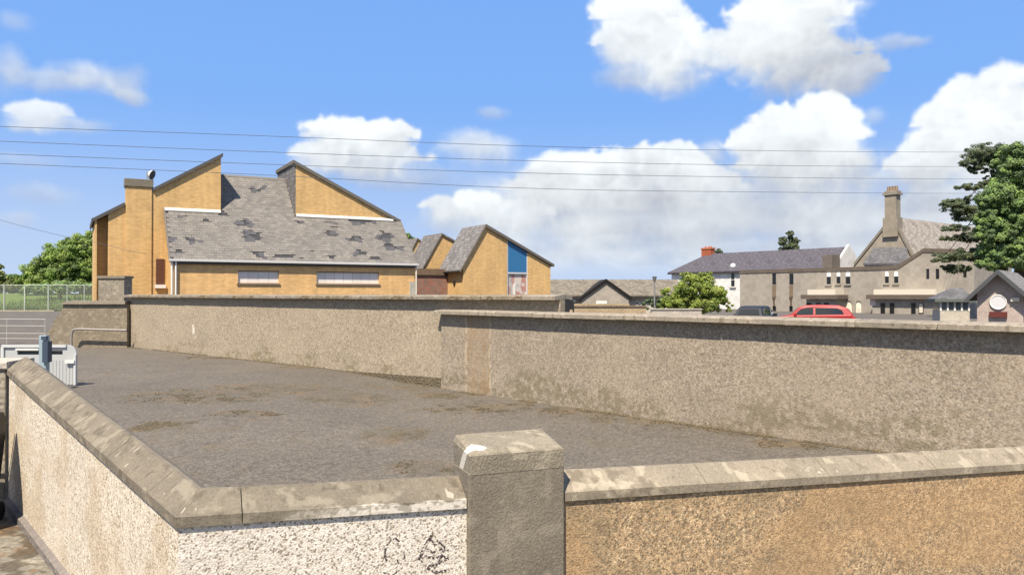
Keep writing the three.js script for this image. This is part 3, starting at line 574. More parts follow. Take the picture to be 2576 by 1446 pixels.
// ------------------------------------------------------------------ the yellow brick hall
const SK = 1.0136, roofV = z => 7.35 - SK * z;
const hall = framed('brick_hall', 'yellow brick hall with two wedge towers and a worn slate roof behind the yard wall', 'building', 270, 44, 29);
{
  const h = hall, zF = 2.82;
  const wins = [[6.38, 8.64], [10.81, 14.64]].map(([a, b]) => [a, b, 3.11, 3.83]);
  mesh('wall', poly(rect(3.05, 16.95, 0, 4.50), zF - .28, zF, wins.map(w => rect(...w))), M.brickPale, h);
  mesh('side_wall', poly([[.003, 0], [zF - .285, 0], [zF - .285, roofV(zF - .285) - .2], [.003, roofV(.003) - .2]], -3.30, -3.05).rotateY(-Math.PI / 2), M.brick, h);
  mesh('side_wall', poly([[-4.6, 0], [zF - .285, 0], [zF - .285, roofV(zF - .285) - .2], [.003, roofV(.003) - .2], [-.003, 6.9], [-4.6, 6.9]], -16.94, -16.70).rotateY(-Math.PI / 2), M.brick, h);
  for (const [a, b, c, d] of wins) {
    const w = mesh('window', box(a, b, c, d, zF - .17, zF - .13), mat(0xb5b0aa, { roughness: .6 }), h), n = Math.round((b - a) / .55);
    for (let k = 0; k < n; k++) { const u0 = mix(a, b, k / n) + .012, u1 = mix(a, b, (k + 1) / n) - .012; mesh('pane', box(u0, u1, c + .05, d - .05, zF - .13, zF - .122 - rnd() * .004), mat(tone(0xe6e2dc, rr(.86, 1.03)), { roughness: .7 }), w); }
    mesh('sill', box(a - .06, b + .06, c - .09, c - .005, zF - .12, zF + .06), mat(0x6f6350), w);
    mesh('lintel', box(a - .02, b + .02, d - .045, d - .003, zF - .12, zF - .06), mat(0x6a5d52), w);
  }
  // tower with its chimney breast
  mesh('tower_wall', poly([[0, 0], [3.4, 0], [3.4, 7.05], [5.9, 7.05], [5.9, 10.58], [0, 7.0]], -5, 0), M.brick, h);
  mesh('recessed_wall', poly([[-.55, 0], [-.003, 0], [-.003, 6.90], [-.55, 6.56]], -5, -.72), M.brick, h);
  mesh('fin_wall', poly([[-.66, 0], [-.555, 0], [-.555, 6.55], [-.66, 6.49]], -5, .06), M.brick, h);      // stands forward at the end and shades the recess
  const ch = mesh('chimney_breast', poly(rect(.87, 2.18, 0, 8.52), .003, .09), M.brick, h);
  mesh('cap', poly(rect(.82, 2.24, 8.525, 8.92), -.75, .16, [], .02), rendM(0x867f70), ch);
  mesh('stack', box(.87, 2.18, 7.3, 8.52, -.7, -.003), M.brick, ch);
  mesh('tower_roof', merge([slab([-.74, 6.66, .14], [.80, 7.60, .14], [.80, 7.60, -5.1], [-.74, 6.66, -5.1], .2), slab([2.26, 8.49, .14], [6.0, 10.78, .14], [6.0, 10.78, -5.1], [2.26, 8.49, -5.1], .2), slab([.80, 7.60, -.76], [2.26, 8.49, -.76], [2.26, 8.49, -5.1], [.80, 7.60, -5.1], .2)]), mat(0x54524f, { roughness: .8 }), h);
  mesh('eave_board', box(-.80, -.745, 6.38, 6.66, -5.1, .14), M.fascia, h);
  // right wedge
  mesh('wedge_wall', poly([[10.28, 7.05], [16.75, 7.05], [16.75, 7.32], [10.28, 10.46]], -4.6, 0), M.brick, h);
  mesh('slate_cheek', box(10.20, 10.277, 7.0, 10.47, -4.6, -.02), slateM(0x7f7c7a, .03), h);
  mesh('wedge_roof', slab([10.10, 10.72, .13], [17.08, 7.34, .13], [17.08, 7.34, -4.7], [10.10, 10.72, -4.7], .21), mat(0x6b6861, { roughness: .85 }), h);
  for (const [a, b] of [[2.86, 5.88], [10.30, 16.55]]) mesh('flashing', hex([[a, 7.24, .21], [b, 7.24, .21], [b, 7.2, .002], [a, 7.2, .002], [a, 7.28, .21], [b, 7.28, .21], [b, 7.44, .012], [a, 7.44, .012]]), mat(0xcfcfca, { roughness: .6 }), h);
  // timber deck under the slates, then slates
  const zE = 2.95;
  mesh('roof_deck', merge([slab([2.88, roofV(zE), zE], [17.02, roofV(zE), zE], [17.02, roofV(0), .0], [2.88, roofV(0), .0], .12), slab([5.91, roofV(0), 0], [10.19, roofV(0), 0], [10.19, roofV(-2.42), -2.42], [5.91, roofV(-2.42), -2.42], .12), slab([5.91, roofV(-2.42), -2.43], [10.19, roofV(-2.42), -2.43], [10.19, 5, -7.0], [5.91, 5, -7.0], .12)]), mat(0x3d3e42, { roughness: 1 }), h);
  mesh('ridge', poly([[-.12, -.1], [.12, -.1], [.03, .04], [-.03, .04]], 5.92, 10.18).rotateY(Math.PI / 2).translate(0, roofV(-2.42) + .05, -2.42), mat(0x77746f), h);
  // slates
  const bald = [[480, 605, 17, 8], [517, 556, 12, 5], [447, 632, 15, 5], [612, 562, 24, 9], [650, 640, 18, 8], [716, 646, 30, 7], [752, 560, 10, 6], [832, 588, 15, 6], [836, 646, 14, 6], [905, 635, 20, 6], [968, 598, 20, 13], [990, 624, 22, 6], [893, 602, 22, 7], [944, 652, 18, 5], [1000, 555, 18, 6], [640, 478, 14, 6], [660, 470, 8, 4], [735, 473, 7, 6], [465, 545, 12, 4], [560, 540, 16, 5], [830, 560, 12, 4], [905, 558, 26, 6], [785, 632, 12, 4], [845, 572, 10, 4], [635, 592, 22, 14], [430, 600, 8, 6]];
  const onRoof = (x, y) => { let z = 1; for (let k = 0; k < 30; k++) { const q = h.uv(x, y, -z); z += (7.35 - q[1]) / SK * .6 - z * .6; } return [h.uv(x, y, -z)[0], z]; };
  const baldL = bald.map(([x, y, rx, ry]) => { const a = onRoof(x, y), b = onRoof(x + rx, y), c = onRoof(x, y - ry); return [a[0], a[1], Math.abs(b[0] - a[0]), Math.abs(c[1] - a[1])]; });
  const tones = [0x84817b, 0x807d77, 0x88847d, 0x7c7974, 0x827f79, 0x777470, 0x807c76, 0x8b877f], mats = tones.map(c => mat(c, { roughness: .8, map: T.render.map, bumpMap: T.render.bump, bumpScale: .004 }));
  const geos = [.294, .288, .280].map(w => metreUV(new THREE.BoxGeometry(w, .012, .36)));
  const cosA = 1 / Math.hypot(1, SK), rest = [], ang = Math.atan(SK), col = new THREE.Color(); let made = 0;
  for (let r = 0; r < 40; r++) {
    const z = zE - .02 - (r + .5) * .205 * cosA; if (z < -2.35) break;
    const [ua, ub] = z > .14 ? [2.88, 17.03] : [5.93, 10.18];
    for (let u = ua + (r & 1 ? .15 : .3) - .15; u < ub - .05; u += .3) {
      const us = clamp(u + .15, ua + .14, ub - .14);
      let m = 0; for (const b of baldL) { const d = Math.hypot((us - b[0]) / b[2], (z - b[1]) / b[3]); if (d < 1.15 + (hash(r, Math.floor(us * 10), 2) - .5) * .5) m = 1; }
      const worn = fbm(us * 1.2, z * 1.6, 3, 15);
      if (m && rnd() < .62) continue;
      const lift = .022 + rr(0, .008), k = Math.floor((m ? .35 : clamp(worn * 1.3 - .15)) * 4 + rnd() * 4.5) % 8, gk = Math.floor(rnd() * 3);
      const pos = V(us + rr(-.004, .004), roofV(z) + lift * cosA, z + lift * SK * cosA), rot = new THREE.Euler(ang - .04 + rr(-.012, .012), 0, rr(-.012, .012));
      if (made < 300 && !m) { const s = mesh('slate', geos[gk], mats[k], h); s.position.copy(pos); s.rotation.copy(rot); made++; }
      else { const g = geos[gk].clone().applyMatrix4(new THREE.Matrix4().compose(pos, new THREE.Quaternion().setFromEuler(rot), V(1, 1, 1))); col.set(m ? 0x54555a : tones[k]).multiplyScalar(rr(.9, 1.08)); const c = new Float32Array(g.attributes.position.count * 3); for (let i = 0; i < c.length; i += 3) { c[i] = col.r; c[i + 1] = col.g; c[i + 2] = col.b; } g.setAttribute('color', new THREE.BufferAttribute(c, 3)); rest.push(g); }
    }
  }
  const rs = mesh('slates', mergeGeometries(rest), mat(0xffffff, { vertexColors: true, roughness: .8, map: T.render.map, bumpMap: T.render.bump, bumpScale: .004 }), h); rs.userData.kind = 'stuff';
  // verges, gutter, fascia, pipes
  mesh('verge', hex([[2.80, roofV(zE) - .14, zE], [2.875, roofV(zE) - .14, zE], [2.875, roofV(0) - .14, 0], [2.80, roofV(0) - .14, 0], [2.80, roofV(zE) + .05, zE], [2.875, roofV(zE) + .05, zE], [2.875, roofV(0) + .05, 0], [2.80, roofV(0) + .05, 0]]), mat(0x6f6a63), h);
  mesh('verge', hex([[17.03, roofV(zE) - .14, zE], [17.1, roofV(zE) - .14, zE], [17.1, roofV(0) - .14, 0], [17.03, roofV(0) - .14, 0], [17.03, roofV(zE) + .05, zE], [17.1, roofV(zE) + .05, zE], [17.1, roofV(0) + .05, 0], [17.03, roofV(0) + .05, 0]]), mat(0x6f6a63), h);
  mesh('gutter', poly([[-.07, .07], [-.06, -.05], [0, -.065], [.05, -.04], [.07, .07]], 2.80, 17.12).rotateY(Math.PI / 2).translate(0, 4.33, 3.03), M.gutter, h);
  mesh('fascia', box(2.9, 17.0, 4.16, 4.27, 2.83, 2.955), M.fascia, h);
  mesh('soffit', box(3.06, 16.94, 4.125, 4.157, zF + .003, 2.95), M.fascia, h);
  for (const u of [2.95, 3.15]) mesh('downpipe', new THREE.CylinderGeometry(.055, .055, 4.2, 10).translate(u, 2.15, zF + .12), M.white, h);
  mesh('downpipe', new THREE.CylinderGeometry(.05, .05, 4.2, 10).translate(17.02, 2.15, zF + .1), M.cream, h);
  mesh('corner_pier', box(16.60, 16.97, 0, 3.28, zF + .003, zF + .13), rendM(0xc9c6b6), h);
  const dr = mesh('door', box(2.42, 2.86, 3.05, 4.5, .003, .05), mat(0x5a3322, { roughness: .6 }), h);
  mesh('sill', box(2.36, 2.93, 2.84, 3.04, .003, .2), M.white, dr);
}
// ------------------------------------------------------------------ the two gabled classroom blocks and the link between them
{
  const h = framed('gabled_block', 'yellow brick gabled block with a tall blue panel beside the hall', 'building', 1165, 56, 29);
  const A = [0, 4.5], P = [1.72, 7.39], R = [7.19, 4.72], lineR = u => mix(P[1], R[1], (u - P[0]) / (R[0] - P[0]));
  mesh('wall', poly([[0, 0], [3.52, 0], [3.52, lineR(3.52) - .1], [P[0], P[1] - .1], [0, A[1] - .05]], -3.7, 0), M.brick, h);
  mesh('wall', poly([[5.24, 0], [7.19, 0], [7.19, R[1] - .1], [5.24, lineR(5.24) - .1]], -3.7, 0), M.brick, h);
  mesh('blue_panel', poly([[3.60, 4.10], [5.16, 4.10], [5.16, lineR(5.16) - .1], [3.60, lineR(3.6) - .1]], -.22, -.05), mat(0x2f6f9f, { roughness: .45 }), h);
  mesh('panel_frame', merge([box(3.53, 3.60, 0, lineR(3.6) - .14, -.3, -.03), box(5.165, 5.235, 0, lineR(5.2) - .16, -.3, -.03), box(3.605, 5.16, 3.98, 4.09, -.3, -.03)]), mat(0xc9cdd0, { roughness: .5 }), h);
  const lowT = makeTex(256, 512, (i, j, o) => { const x = i / 256, y = j / 512, n = fbm(x * 7, y * 14, 4, 5), q = fbm(x * 4 + 3, y * 7, 3, 9); o[0] = .80; o[1] = .77; o[2] = .73; blendTo(o, [.66, .43, .38], .7 * sstep(.5, .6, n)); blendTo(o, [.62, .63, .63], .6 * sstep(.52, .62, q)); });
  mesh('peeling_panel', (() => { const g = box(3.605, 5.16, 0, 3.975, -.25, -.14), u = g.attributes.uv; for (let i = 0; i < u.count; i++) u.setXY(i, u.getX(i) / 2, u.getY(i) / 4); return g; })(), texMat(lowT, .006), h);
  mesh('white_post', box(4.12, 4.26, 0, 3.25, -.139, -.09), M.white, h);
  mesh('roof', slab([-.28, 4.18, .12], [P[0], P[1] + .08, .12], [P[0], P[1] + .08, -3.8], [-.28, 4.18, -3.8], .14), slateM(0x8a8784, .04), h);
  mesh('roof', slab([P[0] + .003, P[1] + .08, .12], [7.42, 4.70, .12], [7.42, 4.70, -3.8], [P[0] + .003, P[1] + .08, -3.8], .14), slateM(0x8a8784, .04), h);
  mesh('fascia', merge([hex([[-.28, 4.02, .125], [1.72, 7.25, .125], [1.72, 7.25, .16], [-.28, 4.02, .16], [-.28, 4.2, .125], [1.72, 7.49, .125], [1.72, 7.49, .16], [-.28, 4.2, .16]])]), mat(0x6d665c), h);
  mesh('fascia', hex([[1.725, 7.25, .125], [7.44, 4.55, .125], [7.44, 4.55, .16], [1.725, 7.25, .16], [1.725, 7.49, .125], [7.44, 4.73, .125], [7.44, 4.73, .16], [1.725, 7.49, .16]]), mat(0x625d57), h);
  mesh('vent', new THREE.CylinderGeometry(.16, .16, .1, 14).rotateZ(Math.PI / 2).translate(-.03, 3.3, -1.4), M.dark, h);
  mesh('gutter', box(-.38, -.285, 4.08, 4.17, -3.8, .12), M.fascia, h);
}
{
  const h = framed('gabled_block', 'smaller yellow brick gabled block set back behind the link wall', 'building', 1066, 63, 29);
  const P = h.uv(1110, 588), E = h.uv(1068, 668), R = [P[0] + 5.2, P[1] - 2.4];
  mesh('wall', poly([[E[0], 0], [R[0], 0], [R[0], R[1]], [P[0], P[1] - .1], [E[0], E[1]]], -3.4, 0), M.brick, h);
  mesh('roof', slab([E[0] - .3, E[1] - .3, .12], [P[0], P[1] + .06, .12], [P[0], P[1] + .06, -3.6], [E[0] - .3, E[1] - .3, -3.6], .14), slateM(0x827e79, .04), h);
  mesh('roof', slab([P[0] + .003, P[1] + .06, .12], [R[0] + .2, R[1] - .05, .12], [R[0] + .2, R[1] - .05, -3.6], [P[0] + .003, P[1] + .06, -3.6], .14), slateM(0x827e79, .04), h);
}
{
  const h = framed('gabled_block', 'far sliver of yellow brick gable behind the smaller gabled block', 'building', 1020, 74, 29);
  const P = h.uv(1049, 600), E = h.uv(1030, 640), R = [P[0] + 4, P[1] - 2.2];
  mesh('wall', poly([[E[0], 0], [R[0], 0], [R[0], R[1]], [P[0], P[1] - .1], [E[0], E[1]]], -3.4, 0), M.brick, h);
  mesh('roof', slab([E[0] - .3, E[1] - .4, .12], [P[0], P[1] + .06, .12], [P[0], P[1] + .06, -3.6], [E[0] - .3, E[1] - .4, -3.6], .14), slateM(0x827e79, .04), h);
  mesh('roof', slab([P[0] + .003, P[1] + .06, .12], [R[0] + .2, R[1] - .05, .12], [R[0] + .2, R[1] - .05, -3.6], [P[0] + .003, P[1] + .06, -3.6], .14), slateM(0x827e79, .04), h);
}
{
  const h = framed('link_block', 'low flat-roofed brick link between the hall and the gabled block', 'building', 1040, 57, 29), a = h.uv(1040, 700)[0], b = h.uv(1148, 700)[0], v = h.uv(1090, 676)[1], v2 = h.uv(1090, 693)[1];
  mesh('wall', box(a, b, 0, v2 - .02, -2.4, 0), M.redbrick, h);
  mesh('parapet', box(a, b, v2 + .04, v, -2.5, .05), rendM(0x7f6a55), h);
  mesh('string_course', box(a, b, v2 - .018, v2 + .038, -2.45, .09), M.dark, h);
  mesh('pipe', new THREE.CylinderGeometry(.05, .05, 2.6, 8).translate(b - .35, 2.2, .06), M.dark, h);
}
console.log('far buildings');
// ------------------------------------------------------------------ bungalow school block
{
  const h = framed('bungalow', 'long low building with a brown tiled roof and a dark edged gable', 'building', 1385, 80, 0);
  const e0 = h.uv(1340, 742), e1 = h.uv(1720, 742), r = h.uv(1400, 703, 4.5);
  mesh('wall', box(e0[0], e1[0], 0, e0[1] - .02, -8.5, -.4), M.paleRender, h);
  mesh('roof', slab([e0[0] - .3, e0[1], 0], [e1[0] + .3, e0[1], 0], [e1[0] + .3, r[1], -4.5], [e0[0] - .3, r[1], -4.5], .12), M.slateBrown, h);
  mesh('roof', slab([e0[0] - .3, r[1], -4.503], [e1[0] + .3, r[1], -4.503], [e1[0] + .3, e0[1], -9], [e0[0] - .3, e0[1], -9], .12), M.slateBrown, h);
  mesh('fascia', box(e0[0] - .3, e1[0] + .3, e0[1] - .32, e0[1] - .125, -.06, .05), M.dark, h);
  const ap = h.uv(1525, 702, -2.4), f0 = h.uv(1456, 752, -2.4), f1 = h.uv(1590, 748, -2.4), zf = 2.4;
  mesh('gable_wall', poly([[f0[0] + .3, 0], [f1[0] - .3, 0], [f1[0] - .3, f1[1] - .1], [ap[0], ap[1] - .15], [f0[0] + .3, f0[1] - .1]], -3, zf - .12), M.greyRender, h);
  mesh('gable_roof', merge([slab([f0[0], f0[1], zf], [ap[0], ap[1], zf], [ap[0], ap[1], -3.2], [f0[0], f0[1], -3.2], .12), slab([ap[0], ap[1], zf], [f1[0], f1[1], zf], [f1[0], f1[1], -3.2], [ap[0], ap[1], -3.2], .12)]), mat(0x0e0c0d, { roughness: 1 }), h);
  for (const q of [f0, f1]) mesh('bargeboard', hex([[q[0], q[1] - .30, zf], [ap[0], ap[1] - .30, zf], [ap[0], ap[1] - .30, zf + .06], [q[0], q[1] - .30, zf + .06], [q[0], q[1] + .03, zf], [ap[0], ap[1] + .04, zf], [ap[0], ap[1] + .04, zf + .06], [q[0], q[1] + .03, zf + .06]]), mat(0x0d0b0c, { roughness: 1 }), h);
  for (const [x0, x1, y0, y1, m] of [[1425, 1450, 752, 760, M.white], [1500, 1527, 757, 766, M.white], [1600, 1606, 758, 768, M.glass], [1612, 1618, 758, 768, M.glass], [1622, 1628, 758, 768, M.glass], [1424, 1432, 757, 762, M.glass]]) {
    const w = x0 > 1455 && x0 < 1590 ? 2.4 - .12 : -.4, a = h.uv(x0, y1, -w), b = h.uv(x1, y0, -w), o = mesh('window', box(a[0], b[0], a[1], b[1], w + .003 + (x0 === 1424 ? .05 : 0), w + .05 + (x0 === 1424 ? .05 : 0)), M.white, h); mesh('pane', box(a[0] + .05, b[0] - .05, a[1] + .05, b[1] - .05, w + .051 + (x0 === 1424 ? .05 : 0), w + .06 + (x0 === 1424 ? .05 : 0)), m, o);
  }
}
// ------------------------------------------------------------------ white house with the long slate roof
{
  const h = framed('white_house', 'white rendered house with a long dark slate roof and a red brick chimney', 'house', 1690, 116, -52);
  const ev = 5.75, W = 4.0, rg = h.uv(1745, 640, W)[1], L = h.uv(2128, 640, W)[0], gb = h.uv(1860, 700)[0] + 1;
  mesh('wall', box(0, L, 0, ev - .02, -2 * W, 0), M.whiteRender, h);
  mesh('roof', slab([-.4, ev - .1, .4], [L + .2, ev - .1, .4], [L + .2, rg, -W], [3.4, rg, -W], .16), M.slatePurple, h);
  mesh('roof', hex([[-.41, ev - .26, .4], [3.39, rg - .16, -W], [-.41, ev - .26, -2 * W - .4], [-.42, ev - .26, -W], [-.41, ev - .1, .4], [3.39, rg, -W], [-.41, ev - .1, -2 * W - .4], [-.42, ev - .1, -W]]), M.slatePurple, h);
  mesh('roof', slab([3.4, rg, -W - .003], [L + .2, rg, -W - .003], [L + .2, ev - .1, -2 * W - .4], [-.4, ev - .1, -2 * W - .4], .16), M.slatePurple, h);
  mesh('gable', poly([[-.6, ev], [-W, rg + .3], [-2 * W + .6, ev]].reverse(), -L - .5, -L - .22).rotateY(-Math.PI / 2), M.whiteRender, h);
  mesh('fascia', box(-.45, gb + 6, ev - .38, ev - .27, .3, .42), M.dark, h);
  const c = h.uv(1782, 640, W), ct = h.uv(1782, 627, W), cw = .85;
  const k = mesh('chimney', box(c[0] - cw, c[0] + cw, rg - 1.2, ct[1], -W - .45, -W + .45), mat(0xb0603f, { map: T.render.map }), h); mesh('cap', box(c[0] - cw - .08, c[0] + cw + .08, ct[1] + .003, ct[1] + .22, -W - .53, -W + .53), mat(0xb8714f), k);
  for (const q of [-.45, .1, .5]) mesh('chimney_pot', new THREE.CylinderGeometry(.12, .14, .22, 10).translate(c[0] + q, ct[1] + .33, -W), mat(0xb5694a), k);
  for (const [x0, x1, y0, y1] of [[1839, 1851, 685, 722], [1768, 1778, 700, 725]]) { const a = h.uv(x0, y1), b = h.uv(x1, y0), w = mesh('window', box(a[0], b[0], a[1], b[1], .003, .05), M.white, h), m = (a[1] + b[1]) / 2; mesh('pane', box(a[0] + .12, b[0] - .12, a[1] + .1, m - .05, .051, .07), M.glass, w); mesh('pane', box(a[0] + .12, b[0] - .12, m + .05, b[1] - .1, .051, .07), M.glass, w); mesh('sill', box(a[0] - .1, b[0] + .1, a[1] - .12, a[1] - .003, .003, .16), M.paleRender, w); }
}
// ------------------------------------------------------------------ grey rendered convent range
{
  const h = framed('convent', 'long grey rendered building with arched windows, flat parapet and a tall stone chimney', 'building', 1862, 98, -52);
  const U = (x, y, w = 0) => h.uv(x, y, w);
  const pts = [[1862, 681], [2214, 671], [2261, 668], [2325, 626], [2416, 628], [2417, 644], [2452, 645]].map(p => U(...p)), end = pts[pts.length - 1][0];
  // openings: x0, x1, y0, y1, arch, kind
  const op = [[1943, 1953, 688, 716, 0, 'slit'], [1986, 1997, 688, 716, 0, 'slit'], [2080, 2091, 680, 715, 1, 'arch'], [2105, 2115, 681, 713, 1, 'arch'], [2128, 2140, 680, 714, 1, 'arch'], [2227, 2237, 681, 712, 1, 'arch'], [2250, 2261, 681, 712, 1, 'arch'], [2331, 2339, 676, 702, 0, 'slit'], [2355, 2364, 676, 702, 0, 'slit'], [2424, 2433, 676, 698, 0, 'slit'], [2128, 2144, 757, 797, 1, 'door'], [2154, 2168, 757, 797, 1, 'door'], [1944, 1953, 770, 792, 0, 'slit'], [1986, 1995, 770, 792, 0, 'slit']];
  const holes = op.map(([x0, x1, y0, y1, a]) => { const p = U(x0, y1), q = U(x1, y0), w = q[0] - p[0]; if (!a) return rect(p[0], q[0], p[1], q[1]); const pt = [[p[0], p[1]], [q[0], p[1]]]; for (let k = 0; k <= 6; k++) { const t = k / 6 * Math.PI; pt.push([(p[0] + q[0]) / 2 + Math.cos(t) * w / 2, q[1] - w * .5 + Math.sin(t) * w * .55]); } return pt; });
  mesh('wall', poly([[0, 0], [end, 0], ...pts.slice().reverse()], -.45, 0, holes), M.greyRender, h);
  mesh('side_wall', box(0, .4, 0, pts[0][1] - .05, -9, -.453), M.greyRender, h);
  mesh('side_wall', box(end - .4, end, 0, pts[6][1] - .05, -9, -.453), M.greyRender, h);
  mesh('flat_roof', box(.41, end - .41, pts[1][1] - .7, pts[1][1] - .5, -9, -.455), M.slateDark, h);
  mesh('parapet_coping', merge([0, 1, 2, 3, 4, 5].map(k => { const a = pts[k], b = pts[k + 1]; if (Math.abs(a[0] - b[0]) < .1) return null; return hex([[a[0], a[1] - .34, -.5], [b[0], b[1] - .34, -.5], [b[0], b[1] - .34, .07], [a[0], a[1] - .34, .07], [a[0], a[1] + .06, -.5], [b[0], b[1] + .06, -.5], [b[0], b[1] + .06, .07], [a[0], a[1] + .06, .07]]); }).filter(Boolean)), rendM(0x6e6459), h);
  op.forEach(([x0, x1, y0, y1, a, kind], i) => {
    const p = U(x0, y1), q = U(x1, y0), w = mesh(kind === 'door' ? 'door' : 'window', box(p[0], q[0], p[1], q[1], -.14, -.10), kind === 'door' ? mat(0xefe8d4, { roughness: .7 }) : M.dark, h), m = mix(p[1], q[1], .55);
    if (kind === 'arch') { mesh('pane', box(p[0] + .06, q[0] - .06, p[1] + .05, m - .03, -.097, -.08), M.glass, w); mesh('fanlight', box(p[0] + .02, q[0] - .02, m, q[1], -.097, -.03), mat(0xf4f2ea, { roughness: .6 }), w); mesh('sill', box(p[0] - .12, q[0] + .12, p[1] - .16, p[1] - .003, .003, .14), M.greyRender, w); }
    if (kind === 'slit') { mesh('pane', box(p[0] + .05, q[0] - .05, p[1] + .05, m - .04, -.097, -.08), M.glass, w); mesh('pane', box(p[0] + .05, q[0] - .05, m + .04, q[1] - .05, -.097, -.08), M.glass, w); }
    if (kind === 'door') mesh('panel', box(p[0] + .15, q[0] - .15, p[1] + .3, m, -.097, -.08), M.cream, w);
  });
  // dark panels that join upper and lower slits
  for (const x of [[1944, 1953], [1987, 1996]]) { const p = U(x[0], 770), q = U(x[1], 717); mesh('spandrel_panel', box(p[0], q[0], p[1] + 1.1, q[1] - .02, .003, .04), M.brownRender, h); const c = (p[0] + q[0]) / 2; mesh('hopper', poly([[c - .22, p[1] + 1.1], [c - .07, p[1] + .7], [c - .07, p[1]], [c + .07, p[1]], [c + .07, p[1] + .7], [c + .22, p[1] + 1.1]], .003, .12), mat(0x5a4a3c), h); }
  // two flat roofed bays
  for (const [x0, x1, y0, y1] of [[2015, 2108, 728, 752], [2180, 2366, 727, 752]]) {
    const d = 2.2, p = U(x0, y1, -d), q = U(x1, y0, -d), lo = mix(p[1], q[1], .45);
    mesh('bay_wall', box(p[0] + .4, q[0] - .3, 0, p[1] - .02, .003, d - .5), M.greyRender, h);
    mesh('bay_roof', box(p[0], q[0], p[1], lo, .003, d), rendM(0x6f6459), h); mesh('bay_fascia', box(p[0] + .6, q[0] - .5, lo + .003, q[1], .003, d - .4), M.cream, h);
    if (x0 > 2100) for (const [a, b, m] of [[2217, 2228, M.glass], [2240, 2251, M.glass], [2294, 2305, M.glass], [2313, 2325, M.cream]]) { const s = U(a, 788, -d + .5), e = U(b, 762, -d + .5), w = mesh('bay_window', box(s[0], e[0], s[1], e[1], d - .497, d - .45), M.dark, h); mesh('pane', box(s[0] + .06, e[0] - .06, s[1] + .06, e[1] - .06, d - .449, d - .43), m, w); }
    else for (const [a, b] of [[2030, 2042], [2055, 2066], [2074, 2086]]) { const s = U(a, 792, -d + .5), e = U(b, 762, -d + .5), w = mesh('bay_window', box(s[0], e[0], s[1], e[1], d - .497, d - .45), M.dark, h); mesh('pane', box(s[0] + .06, e[0] - .06, s[1] + .06, e[1] - .06, d - .449, d - .43), M.glass, w); }
  }
  { const p = U(2190, 768, -1.7), q = U(2204, 752, -1.7); mesh('notice', box(p[0], q[0], p[1], q[1], 1.703, 1.73), mat(0xd9c7c4), h); }
  // tall gable with the stone chimney, and its roof running back
  const w0 = 5, ap = U(2246, 548, w0), g0 = U(2150, 668, w0), g1 = U(2308, 668, w0);
  mesh('gable_wall', poly([[g0[0], 3], [g1[0], 3], [g1[0], g1[1]], [ap[0], ap[1]], [g0[0], g0[1]]], -w0 - .5, -w0), rendM(0xaca393), h);
  const R1 = 22;
  mesh('gable_roof', merge([slab([g1[0] + .3, g1[1] - .35, -w0 - .1], [ap[0], ap[1] + .1, -w0 - .1], [ap[0], ap[1] + .1, -w0 - R1], [g1[0] + .3, g1[1] - .35, -w0 - R1], .2)]), M.slatePink, h);
  mesh('gable_roof', slab([g0[0] - .3, g0[1] - .35, -w0 - .1], [ap[0], ap[1] + .1, -w0 - .1], [ap[0], ap[1] + .1, -w0 - R1], [g0[0] - .3, g0[1] - .35, -w0 - R1], .2), M.slatePink, h);
  for (const g of [g0, g1]) mesh('gable_coping', hex([[g[0], g[1] - .1, -w0 - .5], [ap[0], ap[1] - .1, -w0 - .5], [ap[0], ap[1] - .1, -w0 + .12], [g[0], g[1] - .1, -w0 + .12], [g[0], g[1] + .3, -w0 - .5], [ap[0], ap[1] + .3, -w0 - .5], [ap[0], ap[1] + .3, -w0 + .12], [g[0], g[1] + .3, -w0 + .12]]), rendM(0x8c8577), h);
  const c0 = U(2224, 560, w0 - .3), c1 = U(2256, 478, w0 - .3), st = mesh('chimney', merge([box(c0[0] - .1, c1[0] + .1, c0[1] - 1.6, mix(c0[1], c1[1], .15), -w0 - .9, -w0 + .3), box(c0[0] + .08, c1[0] - .08, mix(c0[1], c1[1], .15), c1[1] - .45, -w0 - .8, -w0 + .2), box(c0[0] - .12, c1[0] + .12, c1[1] - .447, c1[1] - .25, -w0 - .95, -w0 + .33), box(c0[0], c1[0], c1[1] - .247, c1[1], -w0 - .85, -w0 + .25)]), rendM(0xa59c8b), h);
  for (let k = 0; k < 4; k++) mesh('chimney_pot', new THREE.CylinderGeometry(.14, .18, .55, 10).translate(mix(c0[0] + .25, c1[0] - .25, k / 3), c1[1] + .27, -w0 - .3), mat(0x8a7a68), st);
  // slate lean-to in front of the gable
  { const p = U(2172, 662, w0 - 3), q = U(2292, 662, w0 - 3), tl = U(2200, 622, w0), tr = U(2282, 622, w0); mesh('lean_to_roof', hex([[p[0], p[1] - .2, -w0 + 3], [q[0], q[1] - .2, -w0 + 3], [tr[0], tr[1] - .2, -w0 + .02], [tl[0], tl[1] - .2, -w0 + .02], [p[0], p[1], -w0 + 3], [q[0], q[1], -w0 + 3], [tr[0], tr[1], -w0 + .02], [tl[0], tl[1], -w0 + .02]]), M.slateDark, h); mesh('lean_to_wall', box(p[0] + .1, q[0] - .1, 3.2, p[1] - .2, -w0 + .05, -w0 + 2.9), M.greyRender, h); }
  { const p = U(2070, 660, 1.5), q = U(2094, 640, 1.5); mesh('roof_hatch', box(p[0], q[0], p[1] - .6, q[1], -3.2, -1.5), rendM(0x7f766d), h); }
}
